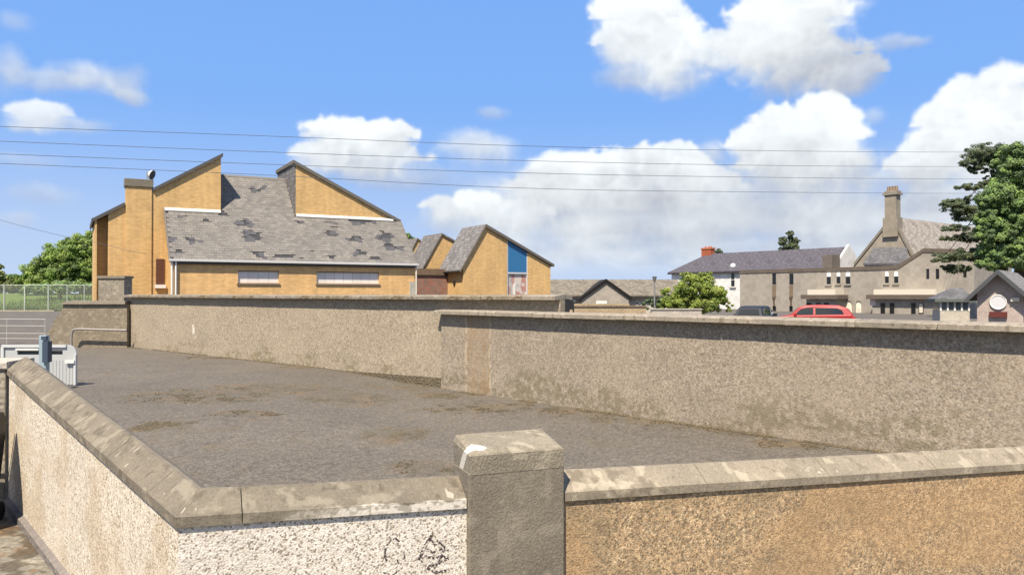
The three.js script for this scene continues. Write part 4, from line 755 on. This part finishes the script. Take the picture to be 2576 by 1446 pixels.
// ------------------------------------------------------------------ small house and glazed porch at the right
{
  const h = framed('gabled_house', 'small pink rendered house with a grey slate roof and a round white gable panel', 'house', 2440, 44, -38);
  const U = (x, y, w = 0) => h.uv(x, y, w), ap = U(2511, 678), f0 = U(2432, 750), w2 = ap[0] - f0[0], f1 = [ap[0] + w2 * 1.05, f0[1]], z = 0, b = -.55;
  mesh('wall', poly([[f0[0] + .45, 0], [f1[0] - .45, 0], [f1[0] - .45, f1[1] + .28], [ap[0], ap[1] - .18], [f0[0] + .45, f0[1] + .28]], -9, b), M.pinkRender, h);
  mesh('roof', slab([f0[0], f0[1], z], [ap[0], ap[1], z], [ap[0], ap[1], -9.5], [f0[0], f0[1], -9.5], .14), M.slateGrey, h);
  mesh('roof', slab([ap[0] + .003, ap[1], z], [f1[0], f1[1], z], [f1[0], f1[1], -9.5], [ap[0] + .003, ap[1], -9.5], .14), M.slateGrey, h);
  for (const q of [f0, f1]) mesh('bargeboard', hex([[q[0], q[1] - .26, z + .003], [ap[0], ap[1] - .26, z + .003], [ap[0], ap[1] - .26, z + .05], [q[0], q[1] - .26, z + .05], [q[0], q[1] + .02, z + .003], [ap[0], ap[1] + .02, z + .003], [ap[0], ap[1] + .02, z + .05], [q[0], q[1] + .02, z + .05]]), mat(0x4b4e50, { roughness: .5 }), h);
  const c = U(2513, 760, .55), r = .38; const pn = mesh('round_panel', new THREE.CylinderGeometry(r, r, .06, 28).rotateX(Math.PI / 2).translate(c[0], c[1], b + .035), mat(0xcfd0d4, { roughness: .5 }), h); mesh('rim', new THREE.TorusGeometry(r, .035, 8, 28).translate(c[0], c[1], b + .06), M.white, pn);
  mesh('sign_board', box(c[0] - .42, c[0] + .42, c[1] - .82, c[1] - .52, b + .003, b + .16), mat(0x5f2a26), h);
  mesh('wall_box', box(c[0] + .6, c[0] + 1.0, c[1] + .05, c[1] + .25, b + .003, b + .2), M.cream, h);
  mesh('gutter', box(f0[0] - .08, f0[0] + .02, f0[1] - .16, f0[1] - .05, -9.4, 0), M.fascia, h);
}
{
  const h = framed('glazed_porch', 'small porch with a grey hipped slate roof and white framed windows', 'porch', 2362, 50, -20);
  const U = (x, y, w = 0) => h.uv(x, y, w), a = U(2362, 752), b = U(2446, 752), rt = U(2395, 724, 1.6), rt2 = U(2420, 727, 1.6), y0 = a[1], D = 3.2;
  mesh('roof', hex([[a[0] - .2, y0, .2], [b[0] + .2, y0, .2], [b[0] + .2, y0, -D - .2], [a[0] - .2, y0, -D - .2], [rt[0], rt[1], -D / 2 + .1], [rt2[0], rt[1], -D / 2 + .1], [rt2[0], rt[1], -D / 2 - .1], [rt[0], rt[1], -D / 2 - .1]]), M.slateDark, h);
  mesh('fascia', box(a[0] - .22, b[0] + .22, y0 - .18, y0 - .003, -D - .2, .22), mat(0x5c6560), h);
  mesh('wall', box(a[0] + .1, b[0] - .1, 0, y0 - .75, -D, -.05), M.paleRender, h);
  mesh('glazing', box(a[0] + .12, b[0] - .12, y0 - .745, y0 - .185, -D + .1, -.1), mat(0x70787a, { roughness: .12 }), h);
  for (let k = 0; k <= 4; k++) { const u = mix(a[0] + .14, b[0] - .14, k / 4); mesh('mullion', box(u - .05, u + .05, y0 - .745, y0 - .185, -.097, -.03), M.white, h); }
}

console.log('left side');
// ------------------------------------------------------------------ old wall, pier, rail and gates at the left
{
  const t = thing('old_wall', 'low weathered grey wall with a broken end behind the steel pipe rail', 'wall');
  const d = 37.6, P = (x, y, o = 0) => at(x, y, d + o), top = P(200, 764).y, g0 = -.1;
  const q = (x, y) => { const p = P(x, y); return [p.x, p.y]; };
  const bt = concrete(512, 512, 6, 3, 0x8d8371, 0x665d4d, 0xa89e8c, 141, .6), m = texMat(bt, .02); bt.map.repeat.set(1 / 6, 1 / 3); bt.bump.repeat.set(1 / 6, 1 / 3);
  mesh('wall', poly([q(112, 880), q(318, 880), q(318, 765), q(158, 765), q(152, 786), q(138, 800), q(128, 822), q(118, 838)], -d - .4, -d).translate(0, 0, 0), m, t);
  mesh('coping', poly([[q(148, 765)[0], q(148, 765)[1]], [q(316, 765)[0], q(316, 765)[1]], [q(316, 757)[0], q(316, 757)[1]], [q(176, 756)[0], q(176, 756)[1]]], -d - .5, -d + .12), copeYard[0], t);
}
{
  const t = thing('wall_pier', 'square grey pier with a flat cap standing on the old wall beside the hall', 'pier'), d = 38.3, a = at(246, 757, d), b = at(311, 700, d);
  mesh('shaft', box(a.x, b.x, a.y - .3, b.y, -d - .8, -d), texMat(concrete(512, 512, 3, 3, 0x938c7d, 0x686052, 0xb4ac9c, 151, .6, 3), .02), t);
  mesh('cap', box(a.x - .05, b.x + .05, b.y + .003, b.y + .12, -d - .86, -d + .06), copeYard[1], t);
}
{
  const d = 37.2, p = [[178, 884], [178, 850], [179, 838], [183, 830], [192, 828], [240, 829], [318, 831]].map(([x, y]) => at(x, y, d));
  solo('handrail', tube(p, .055, 40, 10), mat(0x8f8b86, { roughness: .5 }), 'bent steel pipe rail fixed in front of the old grey wall', 'handrail');
}
{ // sheet steel gate leaf and its post
  const t = thing('sheet_gate', 'pale galvanised sheet steel gate leaf with slots and a rounded corner', 'gate'), d = 21.8, q = (x, y) => { const p = at(x, y, d); return [p.x, p.y]; };
  const A = q(4, 972), B = q(191, 867), r = .27, pts = [[A[0], .03], [B[0], .03], [B[0], B[1] - r]]; for (let k = 1; k <= 6; k++) { const a = k / 6 * Math.PI / 2; pts.push([B[0] - r + Math.cos(a) * r, B[1] - r + Math.sin(a) * r]); } pts.push([A[0], B[1]]);
  const s1 = [q(42, 881), q(96, 892)], s2 = [q(121, 881), q(156, 892)], hole = s => rect(s[0][0], s[1][0], s[1][1], s[0][1]);
  mesh('panel', poly(pts, -d - .05, -d, [hole(s1), hole(s2)]), M.galv, t);
  mesh('frame', merge([box(A[0], B[0] - r, B[1] - .07, B[1] + .003, -d + .003, -d + .05), box(A[0] - .02, A[0] + .06, .03, B[1] - .073, -d + .003, -d + .05), box(B[0] - .055, B[0] + .003, .03, B[1] - r, -d + .003, -d + .05)]), mat(0xd2d6d5, { roughness: .5, metalness: .2 }), t);
  for (let k = 0; k < 9; k++) { const u = mix(q(118, 0)[0], B[0] - .12, k / 8); mesh('rib', box(u - .02, u + .02, .05, B[1] - .42, -d + .003, -d + .010), M.galv, t); }
  mesh('slot_lip', box(s1[0][0] - .02, s1[1][0] + .02, s1[0][1] + .004, s1[0][1] + .05, -d + .003, -d + .06), M.white, t);
  mesh('hinge_plate', (() => { const a = q(166, 905), b = q(189, 913); return box(a[0], b[0], b[1], a[1], -d + .05, -d + .09); })(), M.white, t);
  mesh('backing', box(A[0] + .2, B[0] - .4, s1[1][1] - .1, s1[0][1] + .08, -d - .2, -d - .16), mat(0x6c706c), t);
}
{
  const t = thing('gate_post', 'square blue-grey steel post in front of the sheet steel gate', 'post'), d = 20.6, a = at(97, 845, d), b = at(119, 845, d), w = b.x - a.x;
  mesh('post', poly(rect(0, w * .72, 0, a.y), -.17, 0, [], .01).translate(a.x, 0, -d).rotateY(0), mat(0x9fb4bd, { roughness: .5, metalness: .2 }), t);
  mesh('latch_box', box(a.x + w * .5, a.x + w * 1.12, .75, a.y - .14, -d - .14, -d + .06), mat(0x3b4a5c, { roughness: .5 }), t);
  mesh('cap', box(a.x + w * .42, a.x + w, a.y - .1, a.y - .003, -d + .003, -d + .08), mat(0x3b4a5c, { roughness: .5 }), t);
}
{
  const t = thing('tubular_gate', 'thin white tubular steel gate standing open across the road', 'gate'), d = 35.5;
  const w = mat(0xb9b7b0, { roughness: .5 });
  for (const y of [803, 820, 839, 852]) mesh('rail', tube([at(-70, y - 1, d), at(113, y, d)], .014, 1, 8), w, t);
  for (const x of [-30, 16, 112]) mesh('upright', tube([at(x, 803, d), V(at(x, 803, d).x, 0, -d)], .016, 1, 8), w, t);
}
{ // mesh fence on galvanised posts
  const t = thing('mesh_fence', 'galvanised chain-link fence on steel posts before the leafy trees', 'fence'), d = 68, y0 = at(0, 781, d).y, y1 = at(0, 717, d).y, xa = at(-60, 0, d).x, xb = at(246, 0, d).x;
  const gm = mat(0xb4bcae, { roughness: .5, metalness: .2 });
  for (const x of [-40, 13, 64, 124, 171, 214, 243]) mesh('post', tube([V(at(x, 0, d).x, y0 - .6, -d), V(at(x, 0, d).x, y1 + .05, -d)], x === 13 || x === 124 ? .07 : .05, 1, 8), gm, t);
  mesh('post', tube([V(at(74, 0, d).x, y0 - .5, -d + .6), V(at(65, 0, d).x, y1 - .1, -d)], .03, 1, 6), gm, t);
  mesh('top_rail', tube([V(xa, y1, -d), V(xb, y1, -d)], .035, 1, 6), gm, t);
  const l = []; const H = y1 - y0, add = (a, b) => { const v = b.clone().sub(a), L = v.length(), g = new THREE.BoxGeometry(.009, L, .009); g.applyQuaternion(new THREE.Quaternion().setFromUnitVectors(V(0, 1, 0), v.normalize())); g.translate((a.x + b.x) / 2, (a.y + b.y) / 2, (a.z + b.z) / 2); l.push(g); };
  for (let x = xa - H; x < xb; x += .13) { const c0 = Math.max(0, xa - x), c1 = Math.min(H, xb - x); if (c1 > c0) { add(V(x + c0, y0 + c0, -d), V(x + c1, y0 + c1, -d)); add(V(x + c0, y1 - c0, -d), V(x + c1, y1 - c1, -d)); } }
  const w = mesh('wire_mesh', mergeGeometries(l), gm, t); w.userData.kind = 'stuff';
}
struct('kerb', box(at(-60, 0, 67).x, at(135, 0, 67).x, .9, at(0, 781, 67).y + .02, -67.5, -67.2), rendM(0xb9b39a), 'pale kerb along the foot of the mesh fence', 'kerb');
{
  const g = sheet(-75, -24, 60, 68.3, 120, 40, (X, D) => 1.06 + 1.5 * sstep(68, 98, D) + .25 * (fbm(X * .4, D * .4, 3, 9) - .5));
  struct('grass_bank', g, rendM(0x6f8a36, .05), 'bright green grass bank behind the mesh fence', 'grass');
  const l = []; for (let k = 0; k < 9000; k++) { const X = rr(-50, -28), D = 68.4 + 26 * rnd() * rnd(), y = 1.06 + 1.5 * sstep(68, 98, D), h = rr(.2, .55), a = rnd() * 6.3; const b = new THREE.BufferGeometry(); b.setAttribute('position', new THREE.Float32BufferAttribute([X - Math.cos(a) * .05, y, -D - Math.sin(a) * .05, X + Math.cos(a) * .05, y, -D + Math.sin(a) * .05, X + rr(-.15, .15), y + h, -D + rr(-.15, .15)], 3)); const c = [.13, .20, .045].map(v => v * rr(.6, 1.5)); b.setAttribute('color', new THREE.Float32BufferAttribute([...c, ...c, ...c], 3)); b.computeVertexNormals(); l.push(b); }
  const o = solo('grass', mergeGeometries(l), mat(0xffffff, { vertexColors: true, side: THREE.DoubleSide, roughness: 1 }), 'long grass blades on the bank behind the fence', 'grass'); o.userData.kind = 'stuff';
}
console.log('trees');
// ------------------------------------------------------------------ trees
const leafM = new THREE.MeshPhysicalMaterial({ color: 0xffffff, vertexColors: true, roughness: .85, transmission: .42, thickness: 0, side: THREE.DoubleSide });
// lobes: centre Vector3, radii; leaves sit near the surface of many small clumps inside each lobe
function crown(lobes, leaf, per, cols, opt = {}) {
  const pos = [], col = [], nor = []; const a = V(0, 0, 0), b = V(0, 0, 0), n = V(0, 0, 0);
  for (const L of lobes) {
    const [c, rx, ry, rz] = L, nc = L[4] || 40;
    for (let k = 0; k < nc; k++) {
      const th = rnd() * 6.283, ph = Math.acos(rr(-1, 1)), rad = Math.pow(rnd(), .38) * .92, cx = c.x + Math.sin(ph) * Math.cos(th) * rx * rad, cy = c.y + Math.cos(ph) * ry * rad, cz = c.z + Math.sin(ph) * Math.sin(th) * rz * rad;
      const cr = (opt.clump || .22) * (rx + ry + rz) / 3 * rr(.6, 1.25), base = cols[Math.floor(rnd() * cols.length)], kk = rr(.75, 1.3);
      for (let i = 0; i < per; i++) {
        const t2 = rnd() * 6.283, p2 = Math.acos(rr(-1, 1)), r2 = cr * Math.pow(rnd(), .45);
        n.set(Math.sin(p2) * Math.cos(t2), Math.cos(p2), Math.sin(p2) * Math.sin(t2));
        const x = cx + n.x * r2, y = cy + n.y * r2 * (opt.flat || .75), z = cz + n.z * r2;
        n.set(n.x + rr(-.8, .8), n.y + .5 + rr(-.6, .6), n.z + rr(-.8, .8)).normalize();
        a.set(rr(-1, 1), rr(-1, 1), rr(-1, 1)).cross(n).normalize(); b.copy(n).cross(a);
        const s = leaf * rr(.6, 1.3), w = s * (opt.slim || .55), m = kk * rr(.8, 1.25), C = [base[0] * m, base[1] * m, base[2] * m];
        const p0 = [x - a.x * s, y - a.y * s, z - a.z * s], p1 = [x + b.x * w + n.x * w * .3, y + b.y * w + n.y * w * .3, z + b.z * w + n.z * w * .3], p3 = [x + a.x * s, y + a.y * s, z + a.z * s], p4 = [x - b.x * w + n.x * w * .3, y - b.y * w + n.y * w * .3, z - b.z * w + n.z * w * .3];
        pos.push(...p0, ...p1, ...p3, ...p0, ...p3, ...p4); for (let q = 0; q < 6; q++) col.push(...C);
      }
    }
  }
  const g = new THREE.BufferGeometry(); g.setAttribute('position', new THREE.Float32BufferAttribute(pos, 3)); g.setAttribute('color', new THREE.Float32BufferAttribute(col, 3)); g.computeVertexNormals(); return g;
}
function trunkGeo(base, top, r0, r1, limbs) {
  const l = [], taper = (a, b, ra, rb) => { const v = b.clone().sub(a), L = v.length(), g = new THREE.CylinderGeometry(rb, ra, L, 8, 3); const p = g.attributes.position; for (let i = 0; i < p.count; i++) { const k = 1 + .15 * (hash(i, Math.round(L * 10), 4) - .5); p.setX(i, p.getX(i) * k); p.setZ(i, p.getZ(i) * k); } g.applyQuaternion(new THREE.Quaternion().setFromUnitVectors(V(0, 1, 0), v.normalize())); g.translate((a.x + b.x) / 2, (a.y + b.y) / 2, (a.z + b.z) / 2); l.push(g.toNonIndexed()); };
  taper(base, top, r0, r1);
  if (limbs.length > 14) limbs = limbs.filter((q, i) => i % 2 === 0);
  for (const e of limbs) { const s = base.clone().lerp(top, e[1] ?? rr(.45, .95)), m = s.clone().lerp(e[0], .5).add(V(0, .25, 0)); taper(s, m, r1 * .45, r1 * .28); taper(m, e[0], r1 * .28, r1 * .08); }
  return mergeGeometries(l);
}
const lobePx = (d, list) => list.map(([x, y, rx, ry, n, dd = 0]) => { const p = at(x, y, d + dd), k = (d + dd) / F; return [p, rx * k, ry * k, Math.max(rx, ry) * k * .9, n]; });
function tree(name, label, d, ground, lobes, leaf, per, cols, trunk, opt, group) {
  const t = thing(name, label, 'tree', group), L = lobePx(d, lobes);
  mesh('crown', crown(L, leaf, per, cols, opt), leafM, t);
  const b = at(trunk[0], 740, d), top = at(trunk[1], trunk[2], d);
  mesh('trunk', trunkGeo(V(b.x, ground, -d), top, trunk[3], trunk[3] * .45, L.map(q => [q[0]])), M.bark, t);
  return t;
}
const GREEN = [[.20, .31, .05], [.24, .34, .06], [.16, .26, .045], [.27, .36, .06], [.12, .20, .04]], BRIGHT = [[.24, .32, .03], [.28, .35, .045], [.19, .27, .03], [.30, .36, .06]], PINE = [[.085, .13, .055], [.11, .155, .065], [.13, .165, .065], [.075, .11, .05]], DEEP = [[.14, .24, .06], [.18, .29, .07], [.22, .33, .08], [.11, .19, .055]];
tree('broadleaf_tree', 'rounded green tree rising behind the fence beside the hall', 92, 1.5, [[208, 632, 58, 54, 150], [160, 652, 62, 50, 150], [110, 680, 56, 36, 110], [245, 618, 50, 42, 90], [190, 690, 74, 36, 120], [250, 680, 50, 50, 80], [120, 705, 66, 24, 90], [65, 703, 44, 20, 60]], .12, 130, GREEN, [205, 205, 660, .35], {});
tree('broadleaf_tree', 'dark green hedge tree low behind the fence', 84, 1.3, [[150, 722, 60, 14, 50], [215, 722, 40, 18, 40], [90, 728, 40, 12, 40]], .22, 30, DEEP, [150, 150, 728, .2], {});
tree('broadleaf_tree', 'yellow-green tree top beyond the far end of the fence', 100, 1.5, [[5, 705, 35, 26, 60], [-35, 690, 45, 36, 70], [25, 722, 40, 14, 40]], .24, 32, [[.14, .18, .03], [.17, .20, .04], [.10, .15, .03]], [0, 0, 712, .3], {});
tree('shrub_tree', 'bright green bushy tree beside the white house', 56, .5, [[1745, 722, 62, 38, 90], [1790, 752, 48, 38, 70], [1700, 752, 52, 34, 70], [1745, 770, 70, 26, 80], [1760, 700, 34, 18, 40], [1815, 745, 22, 20, 26], [1672, 735, 16, 10, 12], [1720, 690, 14, 9, 9], [1832, 770, 14, 14, 10], [1785, 692, 14, 10, 8], [1668, 768, 20, 14, 12]], .07, 120, BRIGHT, [1750, 1748, 745, .16], {});
tree('shrub_tree', 'small thin green shrub beside the lamp post', 58, .5, [[1645, 762, 22, 22, 18], [1620, 770, 14, 12, 9], [1668, 760, 16, 18, 12]], .12, 26, [[.08, .14, .06], [.11, .17, .07], [.06, .10, .05]], [1645, 1645, 766, .06], {});
tree('conifer_tree', 'thin dark conifer top showing over the long slate roof', 135, .5, [[1988, 592, 9, 13, 26], [1970, 606, 12, 12, 26], [2000, 608, 14, 12, 26], [1985, 622, 26, 12, 46], [1985, 650, 30, 20, 30]], .26, 26, PINE, [1986, 1986, 585, .25], { flat: .6 });
tree('conifer_tree', 'dark tree top peeping over the white house beside its chimney', 140, .5, [[1806, 634, 14, 8, 14], [1806, 650, 20, 14, 14]], .26, 24, PINE, [1806, 1806, 640, .2], {});
tree('broadleaf_tree', 'dark leafy tree top between the hall roof and the far gable', 86, .5, [[1022, 596, 12, 14, 14], [1040, 606, 10, 9, 10], [1030, 625, 22, 16, 18]], .2, 26, DEEP, [1030, 1030, 612, .2], {});
tree('pine_tree', 'tall pine with flat layered needle boughs before the convent', 68, .5, [[2485, 385, 58, 28, 70], [2450, 408, 32, 22, 36], [2520, 400, 50, 36, 60], [2462, 425, 28, 11, 20], [2440, 470, 38, 9, 30], [2475, 462, 20, 8, 14], [2412, 520, 44, 22, 60], [2383, 510, 20, 9, 16], [2450, 540, 52, 24, 70], [2430, 500, 26, 9, 18], [2400, 575, 42, 9, 24], [2445, 596, 52, 13, 40], [2385, 600, 28, 6, 14], [2400, 643, 54, 11, 46], [2372, 655, 28, 7, 16], [2448, 636, 44, 16, 40], [2405, 676, 40, 12, 32], [2480, 640, 44, 34, 50], [2505, 450, 26, 30, 30], [2508, 520, 30, 30, 30]], .13, 80, PINE, [2522, 2512, 380, .34], { flat: .5, slim: .26, clump: .26 });
tree('broadleaf_tree', 'big dense green tree standing beside the layered pine', 63, .5, [[2560, 415, 62, 56, 130], [2530, 500, 66, 60, 150], [2580, 560, 74, 64, 150], [2515, 590, 60, 54, 140], [2560, 640, 74, 46, 140], [2500, 645, 40, 40, 90], [2620, 480, 74, 90, 140], [2490, 560, 42, 40, 90], [2495, 505, 36, 36, 70]], .10, 150, DEEP, [2570, 2570, 480, .45], {});
console.log('cars');
// ------------------------------------------------------------------ parked cars
function car(label, X, D, ground, heading, paint, dims) {
  const t = thing('parked_car', label, 'car'); t.position.set(X, ground, -D); t.rotation.y = heading;      // local +x is the nose
  const [L, W, H] = dims, h = L / 2, w = W / 2;
  const pm = new THREE.MeshPhysicalMaterial({ color: paint, roughness: .5, clearcoat: .25, clearcoatRoughness: .1, metalness: 0 });
  const gl = new THREE.MeshPhysicalMaterial({ color: 0x14181a, roughness: .05, clearcoat: 1 });
  const side = [[-h, .35], [-h + .05, .28], [h - .08, .28], [h, .42], [h - .02, .62], [h - .25, .76], [h - 1.05, .90], [-h + .22, .96], [-h + .04, .80]];
  mesh('body', poly(side, -w, w, [], .07), pm, t);
  // cabin: a curved side profile, narrowing towards the roof
  const lean = g => { const p = g.attributes.position; for (let i = 0; i < p.count; i++) { const k = clamp((p.getY(i) - .86) / (H - .86)); p.setZ(i, p.getZ(i) * (1 - .24 * k * k * .5 - .12 * k)); } g.computeVertexNormals(); return g; };
  const xb1 = h - 1.0, prof = [[-h + .10, .86], [-h + .16, .98], [-h + .42, H - .14], [-h + .72, H - .03], [-.35, H], [.25, H - .03], [.55, H - .12], [h - 1.02, .92], [h - .98, .86]];
  mesh('cabin', lean(poly(prof, -w + .06, w - .06, [], .05)), pm, t);
  const glass = (n, pts) => { for (const s of [1, -1]) mesh(n, lean(poly(pts, s > 0 ? w - .075 : -w + .035, s > 0 ? w - .035 : -w + .075)), gl, t); };
  glass('side_window', [[-h + .50, .98], [-.18, .98], [-.18, H - .10], [-h + .82, H - .12], [-h + .62, H - .2]]); glass('side_window', [[-.08, .98], [h - 1.22, .98], [.50, H - .17], [.22, H - .1], [-.08, H - .09]]);
  mesh('windscreen', hex([[h - 1.04, .97, -w + .22], [h - 1.04, .97, w - .22], [.60, H - .15, w - .34], [.60, H - .15, -w + .34], [h - 1.0, .99, -w + .22], [h - 1.0, .99, w - .22], [.64, H - .12, w - .34], [.64, H - .12, -w + .34]]), gl, t);
  mesh('rear_window', hex([[-h + .17, 1.0, -w + .24], [-h + .17, 1.0, w - .24], [-h + .40, H - .17, w - .34], [-h + .40, H - .17, -w + .34], [-h + .10, 1.01, -w + .24], [-h + .10, 1.01, w - .24], [-h + .33, H - .13, w - .34], [-h + .33, H - .13, -w + .34]]), gl, t);
  for (const x of [-h + .72, h - .78]) for (const s of [1, -1]) { const wh = mesh('wheel', new THREE.CylinderGeometry(.31, .31, .2, 24).rotateX(Math.PI / 2).translate(x, .31, s * (w - .08)), M.black, t); mesh('rim', new THREE.CylinderGeometry(.2, .2, .21, 16).rotateX(Math.PI / 2).translate(x, .31, s * (w - .08)), mat(0xa9abad, { roughness: .3, metalness: .8 }), wh); }
  for (const s of [1, -1]) { mesh('tail_light', box(-h - .012, -h + .12, .70, .88, s * (w - .28) - .09, s * (w - .28) + .09), mat(0x9a1b18, { roughness: .25 }), t); mesh('headlight', box(h - .22, h - .005, .60, .70, s * (w - .3) - .12, s * (w - .3) + .12), mat(0xd8dcdf, { roughness: .15 }), t); mesh('mirror', box(xb1 - .32, xb1 - .18, .93, 1.05, s * (w + .02) - .08, s * (w + .02) + .08), pm, t); }
  mesh('bumper', box(-h - .04, -h + .1, .3, .5, -w + .1, w - .1), M.black, t); mesh('number_plate', box(-h - .055, -h - .042, .52, .64, -.26, .26), mat(0xd8b93a, { roughness: .5 }), t);
  return t;
}
{ const p = at(2042, 740, 40); car('red hatchback parked behind the high wall', p.x, 40, .5, Math.PI - .35, 0x8a1012, [4.0, 1.7, 1.43]); }
{ const p = at(1905, 740, 45.5); car('black hatchback parked beside the red hatchback', p.x, 45.5, .36, 1.02, 0x070a16, [3.9, 1.7, 1.45]); }
// ------------------------------------------------------------------ low walls between the yard wall and the bungalow
{
  const t = thing('garden_wall', 'low tan block wall with a dark cap in front of the bungalow', 'wall'), d = 40, a = at(1395, 0, d).x, b = at(1625, 0, d).x, y = at(0, 772, d).y;
  mesh('wall', box(a, b, .3, y, -d - .25, -d), M.tanRender, t); mesh('cap', box(a - .04, b + .04, y + .003, y + .07, -d - .3, -d + .05), M.brownRender, t);
  const y2 = at(0, 764, d + 3).y; mesh('upper_wall', box(a - .2, b - .4, .3, y2, -d - 3.3, -d - 3), M.tanRender, t);
}
{
  const t = thing('garden_wall', 'low whitish wall in front of the bright green bushy tree', 'wall'), d = 44, a = at(1638, 0, d).x, b = at(1764, 0, d).x, y = at(0, 779, d).y;
  mesh('wall', box(a, b, .3, y, -d - .25, -d), rendM(0xc6beb2), t); mesh('cap', box(a - .04, b + .04, y + .003, y + .06, -d - .3, -d + .05), M.paleRender, t);
}
{
  const t = thing('steel_post', 'black steel post at the far end of the taller yard wall', 'post'), e = onA(.566);
  t.position.set(e[0], 0, -e[1] + .1);
  mesh('post', box(-.02, .09, -.3, 2.38, -.06, .06), M.black, t); mesh('hook', merge([box(.093, .17, 2.12, 2.36, -.05, .05), box(.17, .20, 2.0, 2.3, -.05, .05)]), M.black, t);
}
// ------------------------------------------------------------------ lamps, wires, poles
{
  const t = thing('lamp_post', 'slim grey lamp post in front of the bungalow roof', 'lamp post'), d = 52, x = at(1646, 0, d).x, y = at(0, 705, d).y;
  mesh('pole', new THREE.CylinderGeometry(.04, .07, y - .4, 10).translate(x, (y + .4) / 2, -d), mat(0x7d817f), t); mesh('lantern', new THREE.CylinderGeometry(.15, .09, .3, 10).translate(x, y + .1, -d), mat(0x6a6d6d), t); mesh('collar', new THREE.CylinderGeometry(.085, .085, .5, 10).translate(x, .9, -d), mat(0x7d817f), t);
}
function floodlight(label, x, y, d, s, turn) {
  const t = thing('floodlight', label, 'floodlight'), p = at(x, y, d); t.position.copy(p); t.rotation.y = turn; t.scale.setScalar(s);
  mesh('housing', new THREE.LatheGeometry([[0, 0], [.2, .03], [.32, .16], [.36, .3]].map(q => new THREE.Vector2(...q)), 20).rotateX(Math.PI / 2).rotateX(.35), mat(0xd3d6d6, { roughness: .4 }), t);
  mesh('lens', new THREE.CylinderGeometry(.33, .33, .02, 20).rotateX(Math.PI / 2).translate(0, 0, .27).rotateX(.35), mat(0x39424d, { roughness: .15 }), t);
  mesh('bracket', merge([box(-.38, -.35, -.52, .1, .05, .12), box(.35, .38, -.52, .1, .05, .12), box(-.38, .38, -.56, -.523, .02, .15)]), mat(0x8b8d8d), t);
}
floodlight('silver floodlight mounted on the chimney cap of the brick hall', 373, 437, 45.15, .78, 1.45);
floodlight('white floodlight on the corner of the white house', 1842, 667, 103, 1.1, 2.4);
{
  const wl = [[[0, 318], [645, 341], [1288, 366], [1930, 379], [2576, 381]], [[0, 355], [645, 381], [1288, 403], [1930, 416], [2576, 417]], [[0, 387], [645, 412], [1288, 434], [1930, 446], [2576, 449]], [[0, 411], [645, 439], [1288, 472], [1930, 483], [2576, 485]]];
  const dm = mat(0x4c535c, { roughness: .6 }), dAt = x => 36 + 14 * x / 2576 + 0;
  const P0 = at(-260, 740, 35), P1 = at(2950, 740, 52), tops0 = [], tops1 = [];
  const names = ['highest of the four overhead wires', 'second overhead wire from the top', 'third overhead wire from the top', 'lowest of the four overhead wires'];
  wl.forEach((l, k) => {
    const pts = l.map(([x, y]) => at(x, y, dAt(x) + (x > 1800 ? (x - 1800) / 776 * 34 : 0)));
    const s0 = pts[0].clone().add(pts[0].clone().sub(pts[1]).multiplyScalar(.42)), n = pts.length, s1 = pts[n - 1].clone().add(pts[n - 1].clone().sub(pts[n - 2]).multiplyScalar(.35)).add(V(0, .3, 0));
    tops0.push(s0); tops1.push(s1);
    solo('overhead_wire', tube([s0, ...pts, s1], .013, 90, 5), dm, `thin dark power line crossing the sky, ${names[k]}`, 'wire');
  });
  const q = [[-200, 505], [-60, 538], [60, 570], [150, 592], [240, 610], [330, 632], [372, 640]].map(([x, y]) => at(x, y, 40.5 + x / 200));
  solo('overhead_wire', tube(q, .010, 60, 5), dm, 'short sagging wire running down to the hall tower', 'wire');
  for (const [tp, side] of [[tops0, 'left'], [tops1, 'right']]) {
    const t = thing('utility_pole', side === 'left' ? 'wooden pole carrying the wires beyond the gate' : 'wooden pole carrying the wires beyond the big trees', 'pole'), hi = tp[0], lo = tp[3];
    const ym = Math.max(hi.y, ...tp.map(v => v.y));
    mesh('pole', new THREE.CylinderGeometry(.11, .16, ym + .6, 10).translate(hi.x, (ym + .6) / 2, hi.z - .16), M.bark, t);
    for (const v of tp) mesh('crossarm', box(Math.min(hi.x, v.x) - .1, Math.max(hi.x, v.x) + .1, v.y - .12, v.y - .03, Math.min(hi.z - .16, v.z) - .05, Math.max(hi.z - .16, v.z) + .05), M.bark, t);
  }
}
renderer.render(scene, camera);
